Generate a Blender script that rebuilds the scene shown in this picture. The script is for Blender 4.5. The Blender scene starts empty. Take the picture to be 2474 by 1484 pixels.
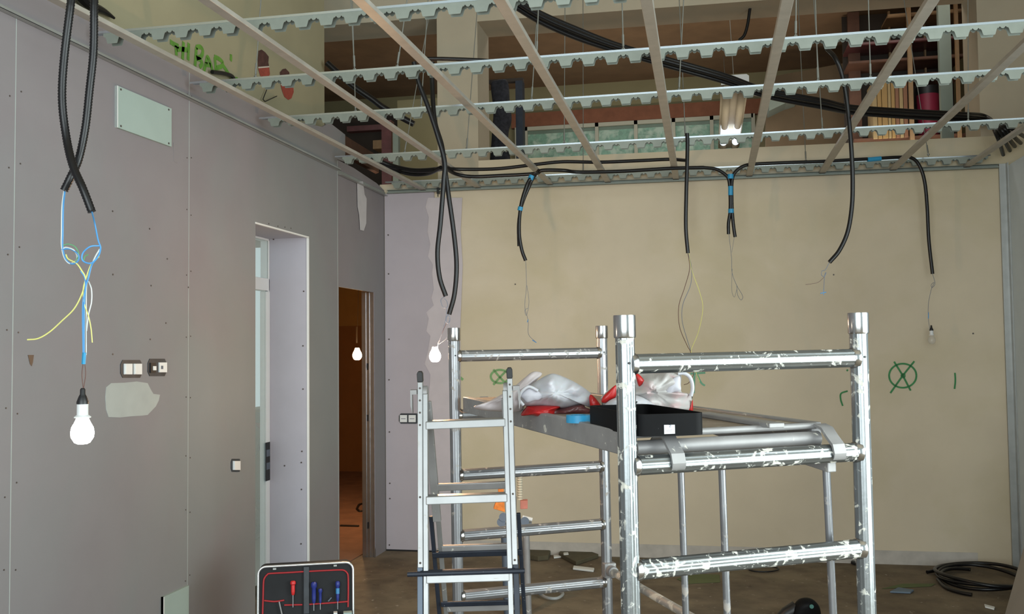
import bpy, math, random
from mathutils import Vector, Matrix
random.seed(7)
SC = bpy.context.scene
COL = SC.collection
# ------------------------------------------------------------------ camera
F_PX, CX, CY = 2284.0, 1237.0, 742.0
EYE = Vector((0.0, 0.0, 1.6))
_y, _p, _r = math.radians(-11.72), math.radians(2.54), math.radians(-0.653)
FW = Vector((math.sin(_y)*math.cos(_p), math.cos(_y)*math.cos(_p), math.sin(_p)))
_R0 = Vector((math.cos(_y), -math.sin(_y), 0)); _U0 = _R0.cross(FW)
RT = math.cos(_r)*_R0 + math.sin(_r)*_U0
UP = -math.sin(_r)*_R0 + math.cos(_r)*_U0
cam = bpy.data.cameras.new('camera'); cam.lens = 36*F_PX/2474; cam.sensor_width = 36; cam.clip_start = 0.05
co = bpy.data.objects.new('camera', cam); COL.objects.link(co)
co.matrix_world = Matrix(((RT.x, UP.x, -FW.x, 0), (RT.y, UP.y, -FW.y, 0), (RT.z, UP.z, -FW.z, EYE.z), (0, 0, 0, 1)))
SC.camera = co

def ray(px, py): return FW + RT*((px-CX)/F_PX) - UP*((py-CY)/F_PX)
def at(px, py, ax, v):
    """point of the place seen at a photo pixel on the plane axis=v"""
    d = ray(px, py); i = 'XYZ'.index(ax)
    return EYE + d*((v-EYE[i])/d[i])
def ad(px, py, dist):
    """point at a given forward distance"""
    return EYE + ray(px, py)*dist

# ------------------------------------------------------------------ world, lights, exposure
w = bpy.data.worlds.new('sky'); SC.world = w; w.use_nodes = True
w.node_tree.nodes['Background'].inputs[0].default_value = (0.66, 0.86, 0.90, 1)
w.node_tree.nodes['Background'].inputs[1].default_value = 0.62
def area(name, loc, rot, sx, sy, e, col):
    l = bpy.data.lights.new(name, 'AREA'); l.shape = 'RECTANGLE'; l.size = sx; l.size_y = sy; l.energy = e; l.color = col
    o = bpy.data.objects.new(name, l); COL.objects.link(o); o.location = loc; o.rotation_euler = rot; return o
def lamp(name, loc, e, col, r=0.03):
    l = bpy.data.lights.new(name, 'POINT'); l.energy = e; l.color = col; l.shadow_soft_size = r
    o = bpy.data.objects.new(name, l); COL.objects.link(o); o.location = loc; return o
# daylight through the glazed front of the shop, behind the camera
area('shopfront_daylight', (-0.3, -3.2, 2.3), (math.radians(90), 0, 0), 5.0, 4.0, 290, (0.90, 0.98, 1.0))
# daylight from the glazed right-hand side of the shop, beside the camera
area('side_daylight', (3.6, 1.4, 1.9), (math.radians(90), 0, math.radians(90+12)), 4.2, 3.4, 300, (0.90, 1.0, 0.985))
# added fill lights brightening the upper room, out of view behind the beam
area('upper_room_fill', (0.2, 8.15, 4.66), (math.radians(18), 0, 0), 4.5, 0.5, 14, (1.0, 0.95, 0.86))
area('upper_room_fill', (-3.6, 8.2, 4.66), (math.radians(18), 0, 0), 2.0, 0.4, 3, (1.0, 0.93, 0.82))
# added fill lights aimed up at the upper room ceiling, hidden below the sill
area('upper_room_up_fill', (0.2, 8.7, 3.06), (math.radians(180-42), 0, 0), 4.0, 0.3, 24, (1.0, 0.93, 0.8))
area('upper_room_up_fill', (-3.4, 8.6, 3.06), (math.radians(180-42), 0, 0), 2.0, 0.3, 4, (1.0, 0.9, 0.74))
vs = SC.view_settings
SC.display_settings.display_device = 'sRGB'
vs.view_transform = 'Standard'; vs.look = 'None'; vs.gamma = 1.0; vs.use_curve_mapping = False
vs.exposure = 0.25

# ------------------------------------------------------------------ materials
def lin(c):
    return tuple(((x/255)/12.92 if x/255 <= 0.04045 else ((x/255+0.055)/1.055)**2.4) for x in c) + (1,)
def mat(name, col, rough=0.6, metal=0.0, var=0.10, vscale=6.0, bump=0.0, bscale=60.0, splat=None, emis=None, alpha=None,
        patch=None, stretch=None, spec=None, sss=None):
    m = bpy.data.materials.new(name); m.use_nodes = True
    nt = m.node_tree; N = nt.nodes; L = nt.links
    b = N['Principled BSDF']; c = lin(col)
    b.inputs['Roughness'].default_value = rough; b.inputs['Metallic'].default_value = metal
    if spec is not None: b.inputs['Specular IOR Level'].default_value = spec
    tc = N.new('ShaderNodeTexCoord'); mp = N.new('ShaderNodeMapping'); L.new(tc.outputs['Object'], mp.inputs[0])
    if stretch: mp.inputs['Scale'].default_value = stretch
    def noise(sc, det=4, dist=0.0, rgh=0.55):
        n = N.new('ShaderNodeTexNoise'); n.inputs['Scale'].default_value = sc; n.inputs['Detail'].default_value = det
        n.inputs['Distortion'].default_value = dist; n.inputs['Roughness'].default_value = rgh
        L.new(mp.outputs[0], n.inputs['Vector']); return n.outputs['Fac']
    def ramp(src, a, z):
        r = N.new('ShaderNodeMapRange'); r.inputs[1].default_value = a; r.inputs[2].default_value = z; L.new(src, r.inputs[0]); return r.outputs[0]
    def mix(f, A, B):
        x = N.new('ShaderNodeMix'); x.data_type = 'RGBA'
        if isinstance(f, float): x.inputs[0].default_value = f
        else: L.new(f, x.inputs[0])
        for s, q in ((6, A), (7, B)):
            if isinstance(q, tuple): x.inputs[s].default_value = q
            else: L.new(q, x.inputs[s])
        return x.outputs[2]
    lo = tuple(max(0, k*(1-var)) for k in c[:3])+(1,); hi = tuple(min(1, k*(1+var)) for k in c[:3])+(1,)
    out = mix(ramp(noise(vscale, 5), 0.3, 0.7), lo, hi)
    if patch:                                   # (colour, scale, lo, hi, strength)
        for pc, ps, pa, pz, pst in patch:
            f = ramp(noise(ps, 6, 0.4), pa, pz)
            mm = N.new('ShaderNodeMath'); mm.operation = 'MULTIPLY'; L.new(f, mm.inputs[0]); mm.inputs[1].default_value = pst
            out = mix(mm.outputs[0], out, lin(pc))
    if splat:                                   # (colour, scale, lo, hi): dried plaster on metal
        pc, ps, pa, pz = splat
        f = ramp(noise(ps, 6, 1.2, 0.6), pa, pz)
        out = mix(f, out, lin(pc))
        if metal:
            inv = N.new('ShaderNodeMath'); inv.operation = 'MULTIPLY_ADD'; L.new(f, inv.inputs[0]); inv.inputs[1].default_value = -metal; inv.inputs[2].default_value = metal
            L.new(inv.outputs[0], b.inputs['Metallic'])
        rr = N.new('ShaderNodeMath'); rr.operation = 'MULTIPLY_ADD'; L.new(f, rr.inputs[0]); rr.inputs[1].default_value = 0.85-rough; rr.inputs[2].default_value = rough
        L.new(rr.outputs[0], b.inputs['Roughness'])
    L.new(out, b.inputs['Base Color'])
    if bump:
        bn = N.new('ShaderNodeBump'); bn.inputs['Strength'].default_value = bump; bn.inputs['Distance'].default_value = 0.003
        L.new(noise(bscale, 3), bn.inputs['Height']); L.new(bn.outputs[0], b.inputs['Normal'])
    if emis:
        b.inputs['Emission Color'].default_value = lin(emis[0]); b.inputs['Emission Strength'].default_value = emis[1]
    if alpha is not None: b.inputs['Alpha'].default_value = alpha
    if sss: b.inputs['Subsurface Weight'].default_value = sss
    return m
M = {}
M['drywall'] = mat('drywall_paper', (127, 121, 124), 0.85, var=0.035, vscale=3, bump=0.06, bscale=200, patch=[((120, 132, 131), 0.55, 0.42, 0.62, 0.5), ((134, 134, 134), 1.3, 0.5, 0.75, 0.3)])
M['drywall_back'] = mat('drywall_paper_back', (170, 163, 170), 0.85, var=0.03, vscale=4)
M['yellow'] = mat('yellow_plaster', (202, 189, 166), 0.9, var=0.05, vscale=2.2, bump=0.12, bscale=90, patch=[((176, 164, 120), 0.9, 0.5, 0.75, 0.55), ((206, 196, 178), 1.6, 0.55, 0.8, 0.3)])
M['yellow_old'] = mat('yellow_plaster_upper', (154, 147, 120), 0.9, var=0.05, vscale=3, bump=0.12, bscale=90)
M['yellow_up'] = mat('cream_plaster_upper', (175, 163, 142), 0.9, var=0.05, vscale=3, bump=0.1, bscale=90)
M['jamb'] = mat('reveal_board', (170, 170, 182), 0.8, var=0.03)
M['putty'] = mat('white_putty', (184, 180, 182), 0.8, var=0.05, vscale=12)
M['putty_g'] = mat('grey_putty', (158, 164, 162), 0.8, var=0.06, vscale=9)
M['greenboard'] = mat('green_plasterboard', (152, 168, 162), 0.8, var=0.03)
M['gypsum'] = mat('gypsum_edge', (214, 216, 214), 0.8, var=0.03)
M['screw'] = mat('screw_black', (84, 76, 72), 0.5, 0.4)
M['floor'] = mat('dusty_concrete', (108, 95, 77), 0.9, var=0.3, vscale=5, bump=0.4, bscale=30, patch=[((134, 122, 100), 2.6, 0.5, 0.65, 0.6), ((84, 84, 58), 1.3, 0.58, 0.75, 0.5), ((196, 190, 176), 22, 0.66, 0.74, 0.5), ((70, 56, 44), 14, 0.64, 0.72, 0.5)])
M['base'] = mat('unpainted_skirting_band', (182, 176, 168), 0.9, var=0.12, vscale=10)
M['zinc'] = mat('galvanised_steel', (176, 178, 182), 0.25, 0.95, var=0.07, vscale=20)
M['zinc_rail'] = mat('galvanised_rail', (132, 138, 130), 0.5, 0.3, var=0.05, vscale=25)
M['rail_lip'] = mat('rail_rolled_edge_shine', (206, 212, 218), 0.22, 0.9, var=0.02)  # rolled edge of the rail, its bright reflection put into the colour
M['batten'] = mat('galvanised_batten', (170, 165, 156), 0.5, 0.35, var=0.09, vscale=14)
M['track'] = mat('galvanised_track', (168, 170, 168), 0.45, 0.6, var=0.08, vscale=14)
M['rod'] = mat('threaded_rod_steel', (120, 120, 114), 0.5, 0.5)
M['conduit'] = mat('black_corrugated_plastic', (15, 14, 16), 0.34, var=0.15, vscale=30, spec=0.4)
M['blue'] = mat('blue_wire', (72, 140, 196), 0.5)
M['bluetape'] = mat('blue_tape', (40, 140, 186), 0.45)
M['white_wire'] = mat('white_wire', (206, 212, 210), 0.5)
M['yellow_wire'] = mat('yellow_wire', (206, 204, 120), 0.5)
M['green_wire'] = mat('green_wire', (90, 160, 110), 0.5)
M['brown_wire'] = mat('brown_wire', (92, 62, 56), 0.5)
M['grey_wire'] = mat('grey_wire', (100, 108, 124), 0.5)
M['alu'] = mat('scaffold_aluminium', (146, 150, 152), 0.3, 0.85, var=0.08, vscale=10, splat=((206, 204, 194), 24, 0.565, 0.62), bump=0.1, bscale=50)
M['alu_b'] = mat('scaffold_aluminium_back', (156, 157, 161), 0.34, 0.75, var=0.08, vscale=10, splat=((172, 164, 156), 20, 0.58, 0.66))
M['alu_deck'] = mat('deck_aluminium', (148, 146, 146), 0.5, 0.3, var=0.1, vscale=12, splat=((214, 210, 198), 26, 0.64, 0.70))
M['cap'] = mat('cap_aluminium', (186, 184, 184), 0.2, 0.97, var=0.04)
M['lad'] = mat('ladder_aluminium', (148, 148, 148), 0.38, 0.6, var=0.07, vscale=14, splat=((190, 180, 166), 30, 0.66, 0.72))
M['lad_dark'] = mat('ladder_navy_steel', (34, 40, 52), 0.5, 0.2, var=0.2, vscale=20, splat=((170, 170, 168), 40, 0.68, 0.74))
M['lad_grey'] = mat('ladder_blue_grey', (92, 102, 116), 0.5, 0.3, var=0.1)
M['plastic'] = mat('black_plastic', (22, 22, 24), 0.42, var=0.2, vscale=20)
M['tray'] = mat('black_tray_plastic', (9, 9, 11), 0.6, var=0.2, vscale=20, spec=0.15, splat=((150, 150, 150), 30, 0.74, 0.78))
M['paper'] = mat('white_label', (226, 228, 236), 0.6, var=0.02)
M['ink'] = mat('label_ink', (110, 112, 124), 0.6)
M['deck'] = mat('plywood_deck', (140, 126, 110), 0.8, var=0.15, vscale=9, patch=[((196, 190, 176), 16, 0.6, 0.68, 0.8), ((104, 90, 76), 6, 0.5, 0.7, 0.5)])
M['bag'] = mat('white_plastic_bag', (190, 190, 196), 0.42, var=0.05, vscale=9, sss=0.15)
M['bagin'] = mat('bag_inside', (190, 188, 196), 0.5, var=0.04)  # light grey plastic of the hand hole patches
M['bag2'] = mat('thin_plastic_bag', (184, 180, 178), 0.4, var=0.05, vscale=6, patch=[((218, 170, 174), 7, 0.52, 0.66, 0.6)], alpha=0.93)
M['bag3'] = mat('dusty_plastic_bag', (204, 194, 196), 0.5, var=0.04)
M['red'] = mat('red_print_plastic', (172, 28, 28), 0.35, var=0.12, vscale=12)
M['maroon'] = mat('dark_red_plastic', (92, 52, 52), 0.35, var=0.25, vscale=14)
M['white'] = mat('white_paint', (216, 218, 218), 0.5, var=0.02)
M['pvc'] = mat('white_door_frame', (206, 210, 214), 0.45, var=0.02)
M['glass'] = mat('door_glass', (220, 235, 232), 0.1, alpha=0.25, var=0.01)
M['green'] = mat('green_spray_paint', (62, 128, 78), 0.8, var=0.15, vscale=25)
M['green2'] = mat('green_spray_faint', (122, 160, 108), 0.9, var=0.15, vscale=25)
M['teal'] = mat('teal_spray_faint', (110, 164, 136), 0.9, var=0.12)
M['green3'] = mat('green_spray_upper', (96, 142, 52), 0.8, var=0.2, vscale=30)
M['hole'] = mat('broken_plaster_shadow', (74, 46, 40), 0.95, var=0.3, vscale=30)
M['brick'] = mat('exposed_brick', (146, 66, 52), 0.9, var=0.2, vscale=30)
M['mortar'] = mat('mortar', (190, 180, 168), 0.9)
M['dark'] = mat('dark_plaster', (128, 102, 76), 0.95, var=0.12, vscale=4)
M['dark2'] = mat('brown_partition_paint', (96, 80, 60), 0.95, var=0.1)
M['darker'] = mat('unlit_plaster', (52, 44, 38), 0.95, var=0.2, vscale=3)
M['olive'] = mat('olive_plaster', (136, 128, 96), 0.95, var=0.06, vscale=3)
M['terra'] = mat('terracotta_panel', (128, 82, 60), 0.9, var=0.12, vscale=12)
M['room2'] = mat('ochre_painted_wall', (140, 108, 60), 0.9, var=0.08)
M['room2l'] = mat('brown_painted_dado', (120, 82, 44), 0.85, var=0.1, vscale=3)
M['room2f'] = mat('dark_dusty_floor', (112, 84, 70), 0.9, var=0.2, vscale=5)
M['wood'] = mat('brown_wood', (84, 54, 38), 0.7, var=0.2, vscale=9)
M['woodp'] = mat('pale_wood', (140, 112, 80), 0.7, var=0.15, vscale=9)
M['winframe'] = mat('pale_window_frame', (178, 176, 158), 0.6, var=0.04)
M['winglass'] = mat('green_figured_glass', (120, 160, 140), 0.35, var=0.25, vscale=22, patch=[((188, 204, 188), 9, 0.45, 0.6, 0.7)])
M['metalgrey'] = mat('grey_green_post', (122, 132, 122), 0.6, 0.1, var=0.06)
M['crimson'] = mat('crimson_plastic', (112, 24, 48), 0.5, var=0.12)
M['folder_a'] = mat('ochre_card', (140, 112, 68), 0.8, var=0.08); M['folder_b'] = mat('buff_card', (142, 122, 86), 0.8, var=0.08); M['folder_c'] = mat('rust_card', (118, 82, 60), 0.8, var=0.08)
M['net'] = mat('black_cloth', (36, 36, 42), 0.95, var=0.5, vscale=40)
M['bulb'] = mat('lit_bulb_glass', (255, 250, 236), 0.3, emis=((255, 240, 214), 60.0))
M['bulbw'] = mat('lit_bulb_glass_warm', (255, 240, 214), 0.3, emis=((255, 206, 160), 560.0))
M['bulbs'] = mat('lit_bulb_glass_side_room', (255, 240, 214), 0.3, emis=((255, 206, 150), 800.0))
M['tube_lit'] = mat('lit_tube_glass', (240, 250, 255), 0.3, emis=((214, 236, 255), 1.2))
M['diff'] = mat('translucent_cover', (150, 140, 118), 0.8, var=0.04)
M['clear'] = mat('clear_bulb_glass', (210, 205, 195), 0.08, alpha=0.35)
M['caseb'] = mat('case_black_lining', (26, 27, 30), 0.8, var=0.15, vscale=20)
M['casered'] = mat('red_piping', (168, 34, 40), 0.55)
M['caserim'] = mat('case_aluminium_rim', (214, 216, 216), 0.25, 0.7)
M['hred'] = mat('red_handle', (206, 44, 44), 0.4); M['hblue'] = mat('blue_handle', (40, 52, 128), 0.4); M['hlblue'] = mat('light_blue_grip', (60, 130, 180), 0.4)
M['strap'] = mat('dark_strap', (46, 50, 56), 0.5, var=0.3, vscale=16)
M['orange'] = mat('orange_packet', (222, 128, 50), 0.6, var=0.25, vscale=40)
M['pink'] = mat('pinkish_packet', (190, 120, 106), 0.6, var=0.15, vscale=30)
M['slab'] = mat('dark_slab', (82, 76, 58), 0.9, var=0.15, vscale=12)
M['stone'] = mat('grey_rubble', (118, 116, 110), 0.95, var=0.35, vscale=14)
M['offbeige'] = mat('beige_render', (170, 158, 134), 0.9, var=0.08)
M['pinkc'] = mat('pink_cloth', (206, 110, 132), 0.8); M['slate'] = mat('slate_cloth', (104, 120, 136), 0.8)

# ------------------------------------------------------------------ mesh builder
MW = {}
class MB:
    def __init__(s): s.v = []; s.f = []; s.m = []; s.mi = 0
    def add(s, vs, fs):
        b = len(s.v); s.v += [Vector(v) for v in vs]; s.f += [tuple(b+i for i in f) for f in fs]; s.m += [s.mi]*len(fs); return s
    def box(s, a, b, R=None, c=None):
        a = Vector(a); b = Vector(b); lo = Vector(map(min, a, b)); hi = Vector(map(max, a, b))
        vs = [Vector((x, y, z)) for z in (lo.z, hi.z) for y in (lo.y, hi.y) for x in (lo.x, hi.x)]
        if R is not None:
            c = Vector(c) if c else (lo+hi)/2
            vs = [R@(v-c)+c for v in vs]
        return s.add(vs, [(0, 2, 3, 1), (4, 5, 7, 6), (0, 1, 5, 4), (2, 6, 7, 3), (0, 4, 6, 2), (1, 3, 7, 5)])
    def prism(s, poly, vec):
        n = len(poly); vec = Vector(vec); P = [Vector(p) for p in poly]
        return s.add(P+[p+vec for p in P], [tuple(range(n))[::-1], tuple(range(n, 2*n))]+[(i, (i+1) % n, n+(i+1) % n, n+i) for i in range(n)])
    def tube(s, pts, r, n=10, rs=None, prof=None, cap=True):
        P = [Vector(p) for p in pts]; N = len(P)
        T = [(P[min(i+1, N-1)]-P[max(i-1, 0)]).normalized() for i in range(N)]
        u = T[0].orthogonal().normalized(); vs = []
        if abs(T[0].z) < 0.95: u = (Vector((0, 0, 1))-T[0]*T[0].z).normalized()
        elif prof: u = (Vector((1, 0, 0))-T[0]*T[0].x).normalized()
        for i in range(N):
            u = (u-T[i]*u.dot(T[i])).normalized(); w_ = T[i].cross(u)
            rr = rs[i] if rs else r
            for k in range(n):
                a = 2*math.pi*k/n; q = rr*(prof[k] if prof else 1)
                vs.append(P[i]+u*(math.cos(a)*q)+w_*(math.sin(a)*q))
        fs = [(i*n+k, i*n+(k+1) % n, (i+1)*n+(k+1) % n, (i+1)*n+k) for i in range(N-1) for k in range(n)]
        if cap: fs += [tuple(range(n))[::-1], tuple((N-1)*n+k for k in range(n))]
        return s.add(vs, fs)
    def lathe(s, prof, c, n=24, axis=Vector((0, 0, 1))):
        c = Vector(c)
        N = len(prof)
        vs = [c+Vector((max(r, 1e-4)*math.cos(2*math.pi*k/n), max(r, 1e-4)*math.sin(2*math.pi*k/n), z)) for r, z in prof for k in range(n)]
        fs = [(i*n+k, i*n+(k+1) % n, (i+1)*n+(k+1) % n, (i+1)*n+k) for i in range(N-1) for k in range(n)]
        return s.add(vs, fs+[tuple(range(n))[::-1], tuple((N-1)*n+k for k in range(n))])
    def strip(s, pts, width, nrm, off=0.002, ends=True):
        P = [Vector(p) for p in pts]; nrm = Vector(nrm).normalized(); L = []; R_ = []
        for i, p in enumerate(P):
            t = (P[min(i+1, len(P)-1)]-P[max(i-1, 0)]).normalized(); sd = t.cross(nrm).normalized()
            wd = (width[i] if isinstance(width, (list, tuple)) else width)/2
            L.append(p+sd*wd+nrm*off); R_.append(p-sd*wd+nrm*off)
        n = len(P); return s.add(L+R_, [(i, i+1, n+i+1, n+i) for i in range(n-1)])
    def poly(s, pts): return s.add(pts, [tuple(range(len(pts)))])
    def build(s, name, mats, parent=None, local=False, smooth=35, origin=None, label=None, cat=None, group=None, kind=None, bevel=0):
        me = bpy.data.meshes.new(name)
        if parent is not None: mw = MW[parent]
        elif local: mw = Matrix.Identity(4)
        else:
            if origin is None:
                xs = [v.x for v in s.v]; ys = [v.y for v in s.v]; zs = [v.z for v in s.v]
                origin = Vector(((min(xs)+max(xs))/2, (min(ys)+max(ys))/2, min(zs)))
            mw = Matrix.Translation(origin)
        inv = mw.inverted()
        me.from_pydata([v if local else inv@v for v in s.v], [], s.f)
        if not isinstance(mats, (list, tuple)): mats = [mats]
        for m in mats: me.materials.append(M[m] if isinstance(m, str) else m)
        for p, i in zip(me.polygons, s.m): p.material_index = i
        me.validate(); me.update()
        if smooth:
            for p in me.polygons: p.use_smooth = True
            me.set_sharp_from_angle(angle=math.radians(smooth))
        o = bpy.data.objects.new(name, me); COL.objects.link(o)
        if parent is not None: o.parent = parent
        else: o.location = mw.to_translation()
        MW[o] = mw
        if bevel:
            bv = o.modifiers.new('bevel', 'BEVEL'); bv.width = bevel; bv.segments = 2; bv.limit_method = 'ANGLE'; bv.angle_limit = math.radians(50)
        tag(o, label, cat, group, kind); return o
def tag(o, label=None, cat=None, group=None, kind=None):
    for k, v in (('label', label), ('category', cat), ('group', group), ('kind', kind)):
        if v: o[k] = v
    return o
def empty(name, loc, label, cat, group=None, R=None):
    o = bpy.data.objects.new(name, None); COL.objects.link(o); o.empty_display_size = 0.1
    m = Matrix.Translation(Vector(loc)) @ (R if R is not None else Matrix.Identity(4)); o.matrix_world = m; MW[o] = m
    return tag(o, label, cat, group)
def smooth_path(pts, per=8):
    P = [Vector(p) for p in pts]; P = [2*P[0]-P[1]]+P+[2*P[-1]-P[-2]]; out = []
    for i in range(1, len(P)-2):
        a, b, c, d = P[i-1], P[i], P[i+1], P[i+2]
        for k in range(per):
            t = k/per
            out.append(0.5*((2*b)+(c-a)*t+(2*a-5*b+4*c-d)*t*t+(3*b-a-3*c+d)*t**3))
    out.append(P[-2]); return out
def conduit_mesh(pts, r=0.0125, n=10, ring=None):
    mb = MB(); P = smooth_path(pts, 8)
    if ring:                                     # corrugations
        Q = [P[0]]; 
        L = [0]
        for i in range(1, len(P)): L.append(L[-1]+(P[i]-P[i-1]).length)
        m = int(L[-1]/ring); Q = []; rs = []; j = 0
        for k in range(m+1):
            d = L[-1]*k/m
            while j < len(P)-2 and L[j+1] < d: j += 1
            t = (d-L[j])/max(1e-9, L[j+1]-L[j]); Q.append(P[j].lerp(P[j+1], min(max(t, 0), 1))); rs.append(r if k % 2 else r*0.86)
        return mb.tube(Q, r, n, rs=rs)
    return mb.tube(P, r, n)
WL, WBY = -2.555, 7.28
def backY(x): return WBY + 0.0256*(x+2.555)      # the back wall runs very slightly out of square
def atB(px, py, off=0.0):
    p = at(px, py, 'Y', WBY)
    for _ in range(3): p = at(px, py, 'Y', backY(p.x)-off)
    return p
def wl(px, py, off=0.0): return at(px, py, 'X', WL+off)
NB = Vector((0.0256, -1, 0)).normalized()

# ================================================================== SETTING
MB().box((-8, -3.5, -0.12), (5, 13, 0)).build('floor', 'floor', kind='structure')
# left partition with the door opening
DY0, DY1, DZ = 5.032, 5.772, 2.345
mb = MB(); T = 0.28
mb.prism([(WL, -0.5, 0), (WL, DY0, 0), (WL, DY0, DZ), (WL, DY1, DZ), (WL, DY1, 0), (WL, 6.27, 0), (WL, 6.27, 2.96), (WL, 6.42, 2.97), (WL, 6.42, 3.17), (WL, 6.14, 3.19), (WL, 6.0, 3.13), (WL, 5.5, 3.06), (WL, -0.5, 3.06)], (-0.0125, 0, 0))
wall_left = mb.build('wall_left', 'drywall', kind='structure', smooth=0)
# masonry behind the board, and the board-lined reveal
mb = MB()
mb.box((WL-0.0125, -0.5, 0), (WL-T, DY0-0.012, 2.9)); mb.box((WL-0.0125, DY1+0.012, 0), (WL-T, 6.25, 2.9)); mb.box((WL-0.0125, DY0-0.012, DZ+0.012), (WL-T, DY1+0.012, 2.9))
mb.build('partition_core', 'gypsum', wall_left, smooth=0)
mb = MB()
mb.box((WL-T, DY1, 0), (WL-0.001, DY1+0.0125, DZ)); mb.box((WL-T, DY0-0.0125, 0), (WL-0.001, DY0, DZ)); mb.box((WL-T, DY0-0.0125, DZ), (WL-0.001, DY1+0.0125, DZ+0.0125))
mb.build('reveal_lining', 'jamb', wall_left, smooth=0)
mb = MB(); mb.box((WL-0.012, DY1-0.0035, 0), (WL+0.0025, DY1+0.006, DZ)); mb.box((WL-0.012, DY0-0.004, DZ-0.0035), (WL+0.0025, DY1+0.006, DZ+0.006))
mb.build('corner_bead', 'white', wall_left, smooth=0)
# board joints
mb = MB()
for y, z0, z1, wd in ((3.091, 0, 2.9, 0.004), (4.315, 0, 3.04, 0.004)):
    mb.box((WL, y-wd/2, z0), (WL+0.0008, y+wd/2, z1))
mb.box((WL, 6.268, 0), (WL+0.001, 6.275, 2.95))
mb.build('board_joint', 'putty_g', wall_left, smooth=0)
mb = MB()
for y in (3.06, 3.12, 4.295, 4.335):
    z = 0.2
    while z < 2.95:
        zz = z+random.uniform(-0.03, 0.03); mb.tube([(WL-0.001, y, zz), (WL+0.002, y, zz)], 0.0032, 8); z += 0.30
for px, py in ((1071, 157), (808, 485), (1198, 373), (1082, 565), (1349, 577), (1188, 833), (1076, 950), (807, 1057), (806, 31)):
    p = wl(px/2.967, 500+py/2.967); mb.tube([p-Vector((0.001, 0, 0)), p+Vector((0.002, 0, 0))], 0.004, 8)
for px, py in ((265, 180), (330, 198), (380, 205), (423, 213)):
    p = wl(560+px/2.967, 480+py/2.967); mb.tube([p-Vector((0.001, 0, 0)), p+Vector((0.002, 0, 0))], 0.004, 8)
mb.build('screw_head', 'screw', wall_left, kind='stuff', label='dark drywall screw heads')
# screws in the reveal
mb = MB()
for px, py in ((516, 665), (511, 1056), (511, 1366), (300, 292)):
    p = at(560+px/2.967, 480+py/2.967, 'Y', DY1); mb.tube([p+Vector((0, 0.001, 0)), p-Vector((0, 0.003, 0))], 0.005, 8)
for px, py in ((503, 317), (499, 397), (500, 590), (497, 980), (379, 420)):
    p = at(560+px/2.967, 984+py/2.967, 'Y', DY1); mb.tube([p+Vector((0, 0.001, 0)), p-Vector((0, 0.003, 0))], 0.005, 8)
mb.build('screw_head', 'screw', wall_left, kind='stuff')
# putty patch
def patch_on_left(pix, name, m, label, off=0.0015):
    mb = MB(); mb.prism([wl(*p) for p in pix], (off, 0, 0)); return mb.build(name, m, wall_left, label=label, smooth=0)
patch_on_left([(256, 936), (268, 926), (300, 925), (330, 922), (356, 926), (364, 942), (370, 952), (386, 954), (383, 968), (376, 982), (356, 1003), (338, 1005), (318, 1006), (290, 1009), (262, 1008), (256, 990), (254, 960)], 'putty_patch', 'putty_g', 'pale grey putty patch')
patch_on_left([(863, 440), (876, 438), (880, 470), (885, 480), (884, 540), (878, 558), (870, 556), (868, 520), (864, 500)], 'putty_patch', 'putty', 'long white putty smear above the doorway', 0.003)
patch_on_left([(418, 345), (426, 345), (428, 395), (420, 390)], 'putty_patch', 'drywall', 'faint putty smear')
# far part of the left wall with the second doorway
D2Y0, D2Y1, D2Z = 6.302, 7.02, 2.055
mb = MB(); XR = WL-0.006
mb.prism([(XR, 6.27, 0), (XR, D2Y0, 0), (XR, D2Y0, D2Z), (XR, D2Y1, D2Z), (XR, D2Y1, 0), (XR, WBY, 0), (XR, WBY, 2.90), (XR, 7.1, 2.93), (XR, 6.6, 2.96), (XR, 6.27, 2.96)], (-0.0125, 0, 0))
wall_left2 = mb.build('wall_left_far', 'drywall', kind='structure', smooth=0)
mb = MB(); mb.box((XR-0.0125, D2Y1+0.02, 0), (XR-0.11, WBY+0.1, 2.9)); mb.box((XR-0.0125, D2Y0, D2Z+0.03), (XR-0.11, D2Y1+0.02, 2.9))
mb.build('partition_core', 'dark', wall_left2, smooth=0)
# galvanised stud on the doorway's right jamb
mb = MB(); yj = D2Y1
mb.box((XR-0.10, yj-0.0012, 0), (XR-0.001, yj, D2Z)); mb.box((XR-0.014, yj-0.0012, 0), (XR-0.0125, yj+0.04, D2Z))
mb.box((XR-0.045, yj-0.006, 0), (XR-0.035, yj-0.001, D2Z)); mb.box((XR-0.075, yj-0.006, 0), (XR-0.065, yj-0.001, D2Z))
mb.box((XR-0.001, yj-0.012, 0), (XR+0.003, yj+0.006, D2Z))
mb.mi = 1
for z in (0.22, 1.05, 1.45): mb.box((XR-0.06, yj-0.0068, z), (XR-0.045, yj-0.0058, z+0.05))
mb.build('door_stud', ['zinc', 'plastic'], wall_left2, smooth=0, label='galvanised steel jamb stud')
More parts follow.
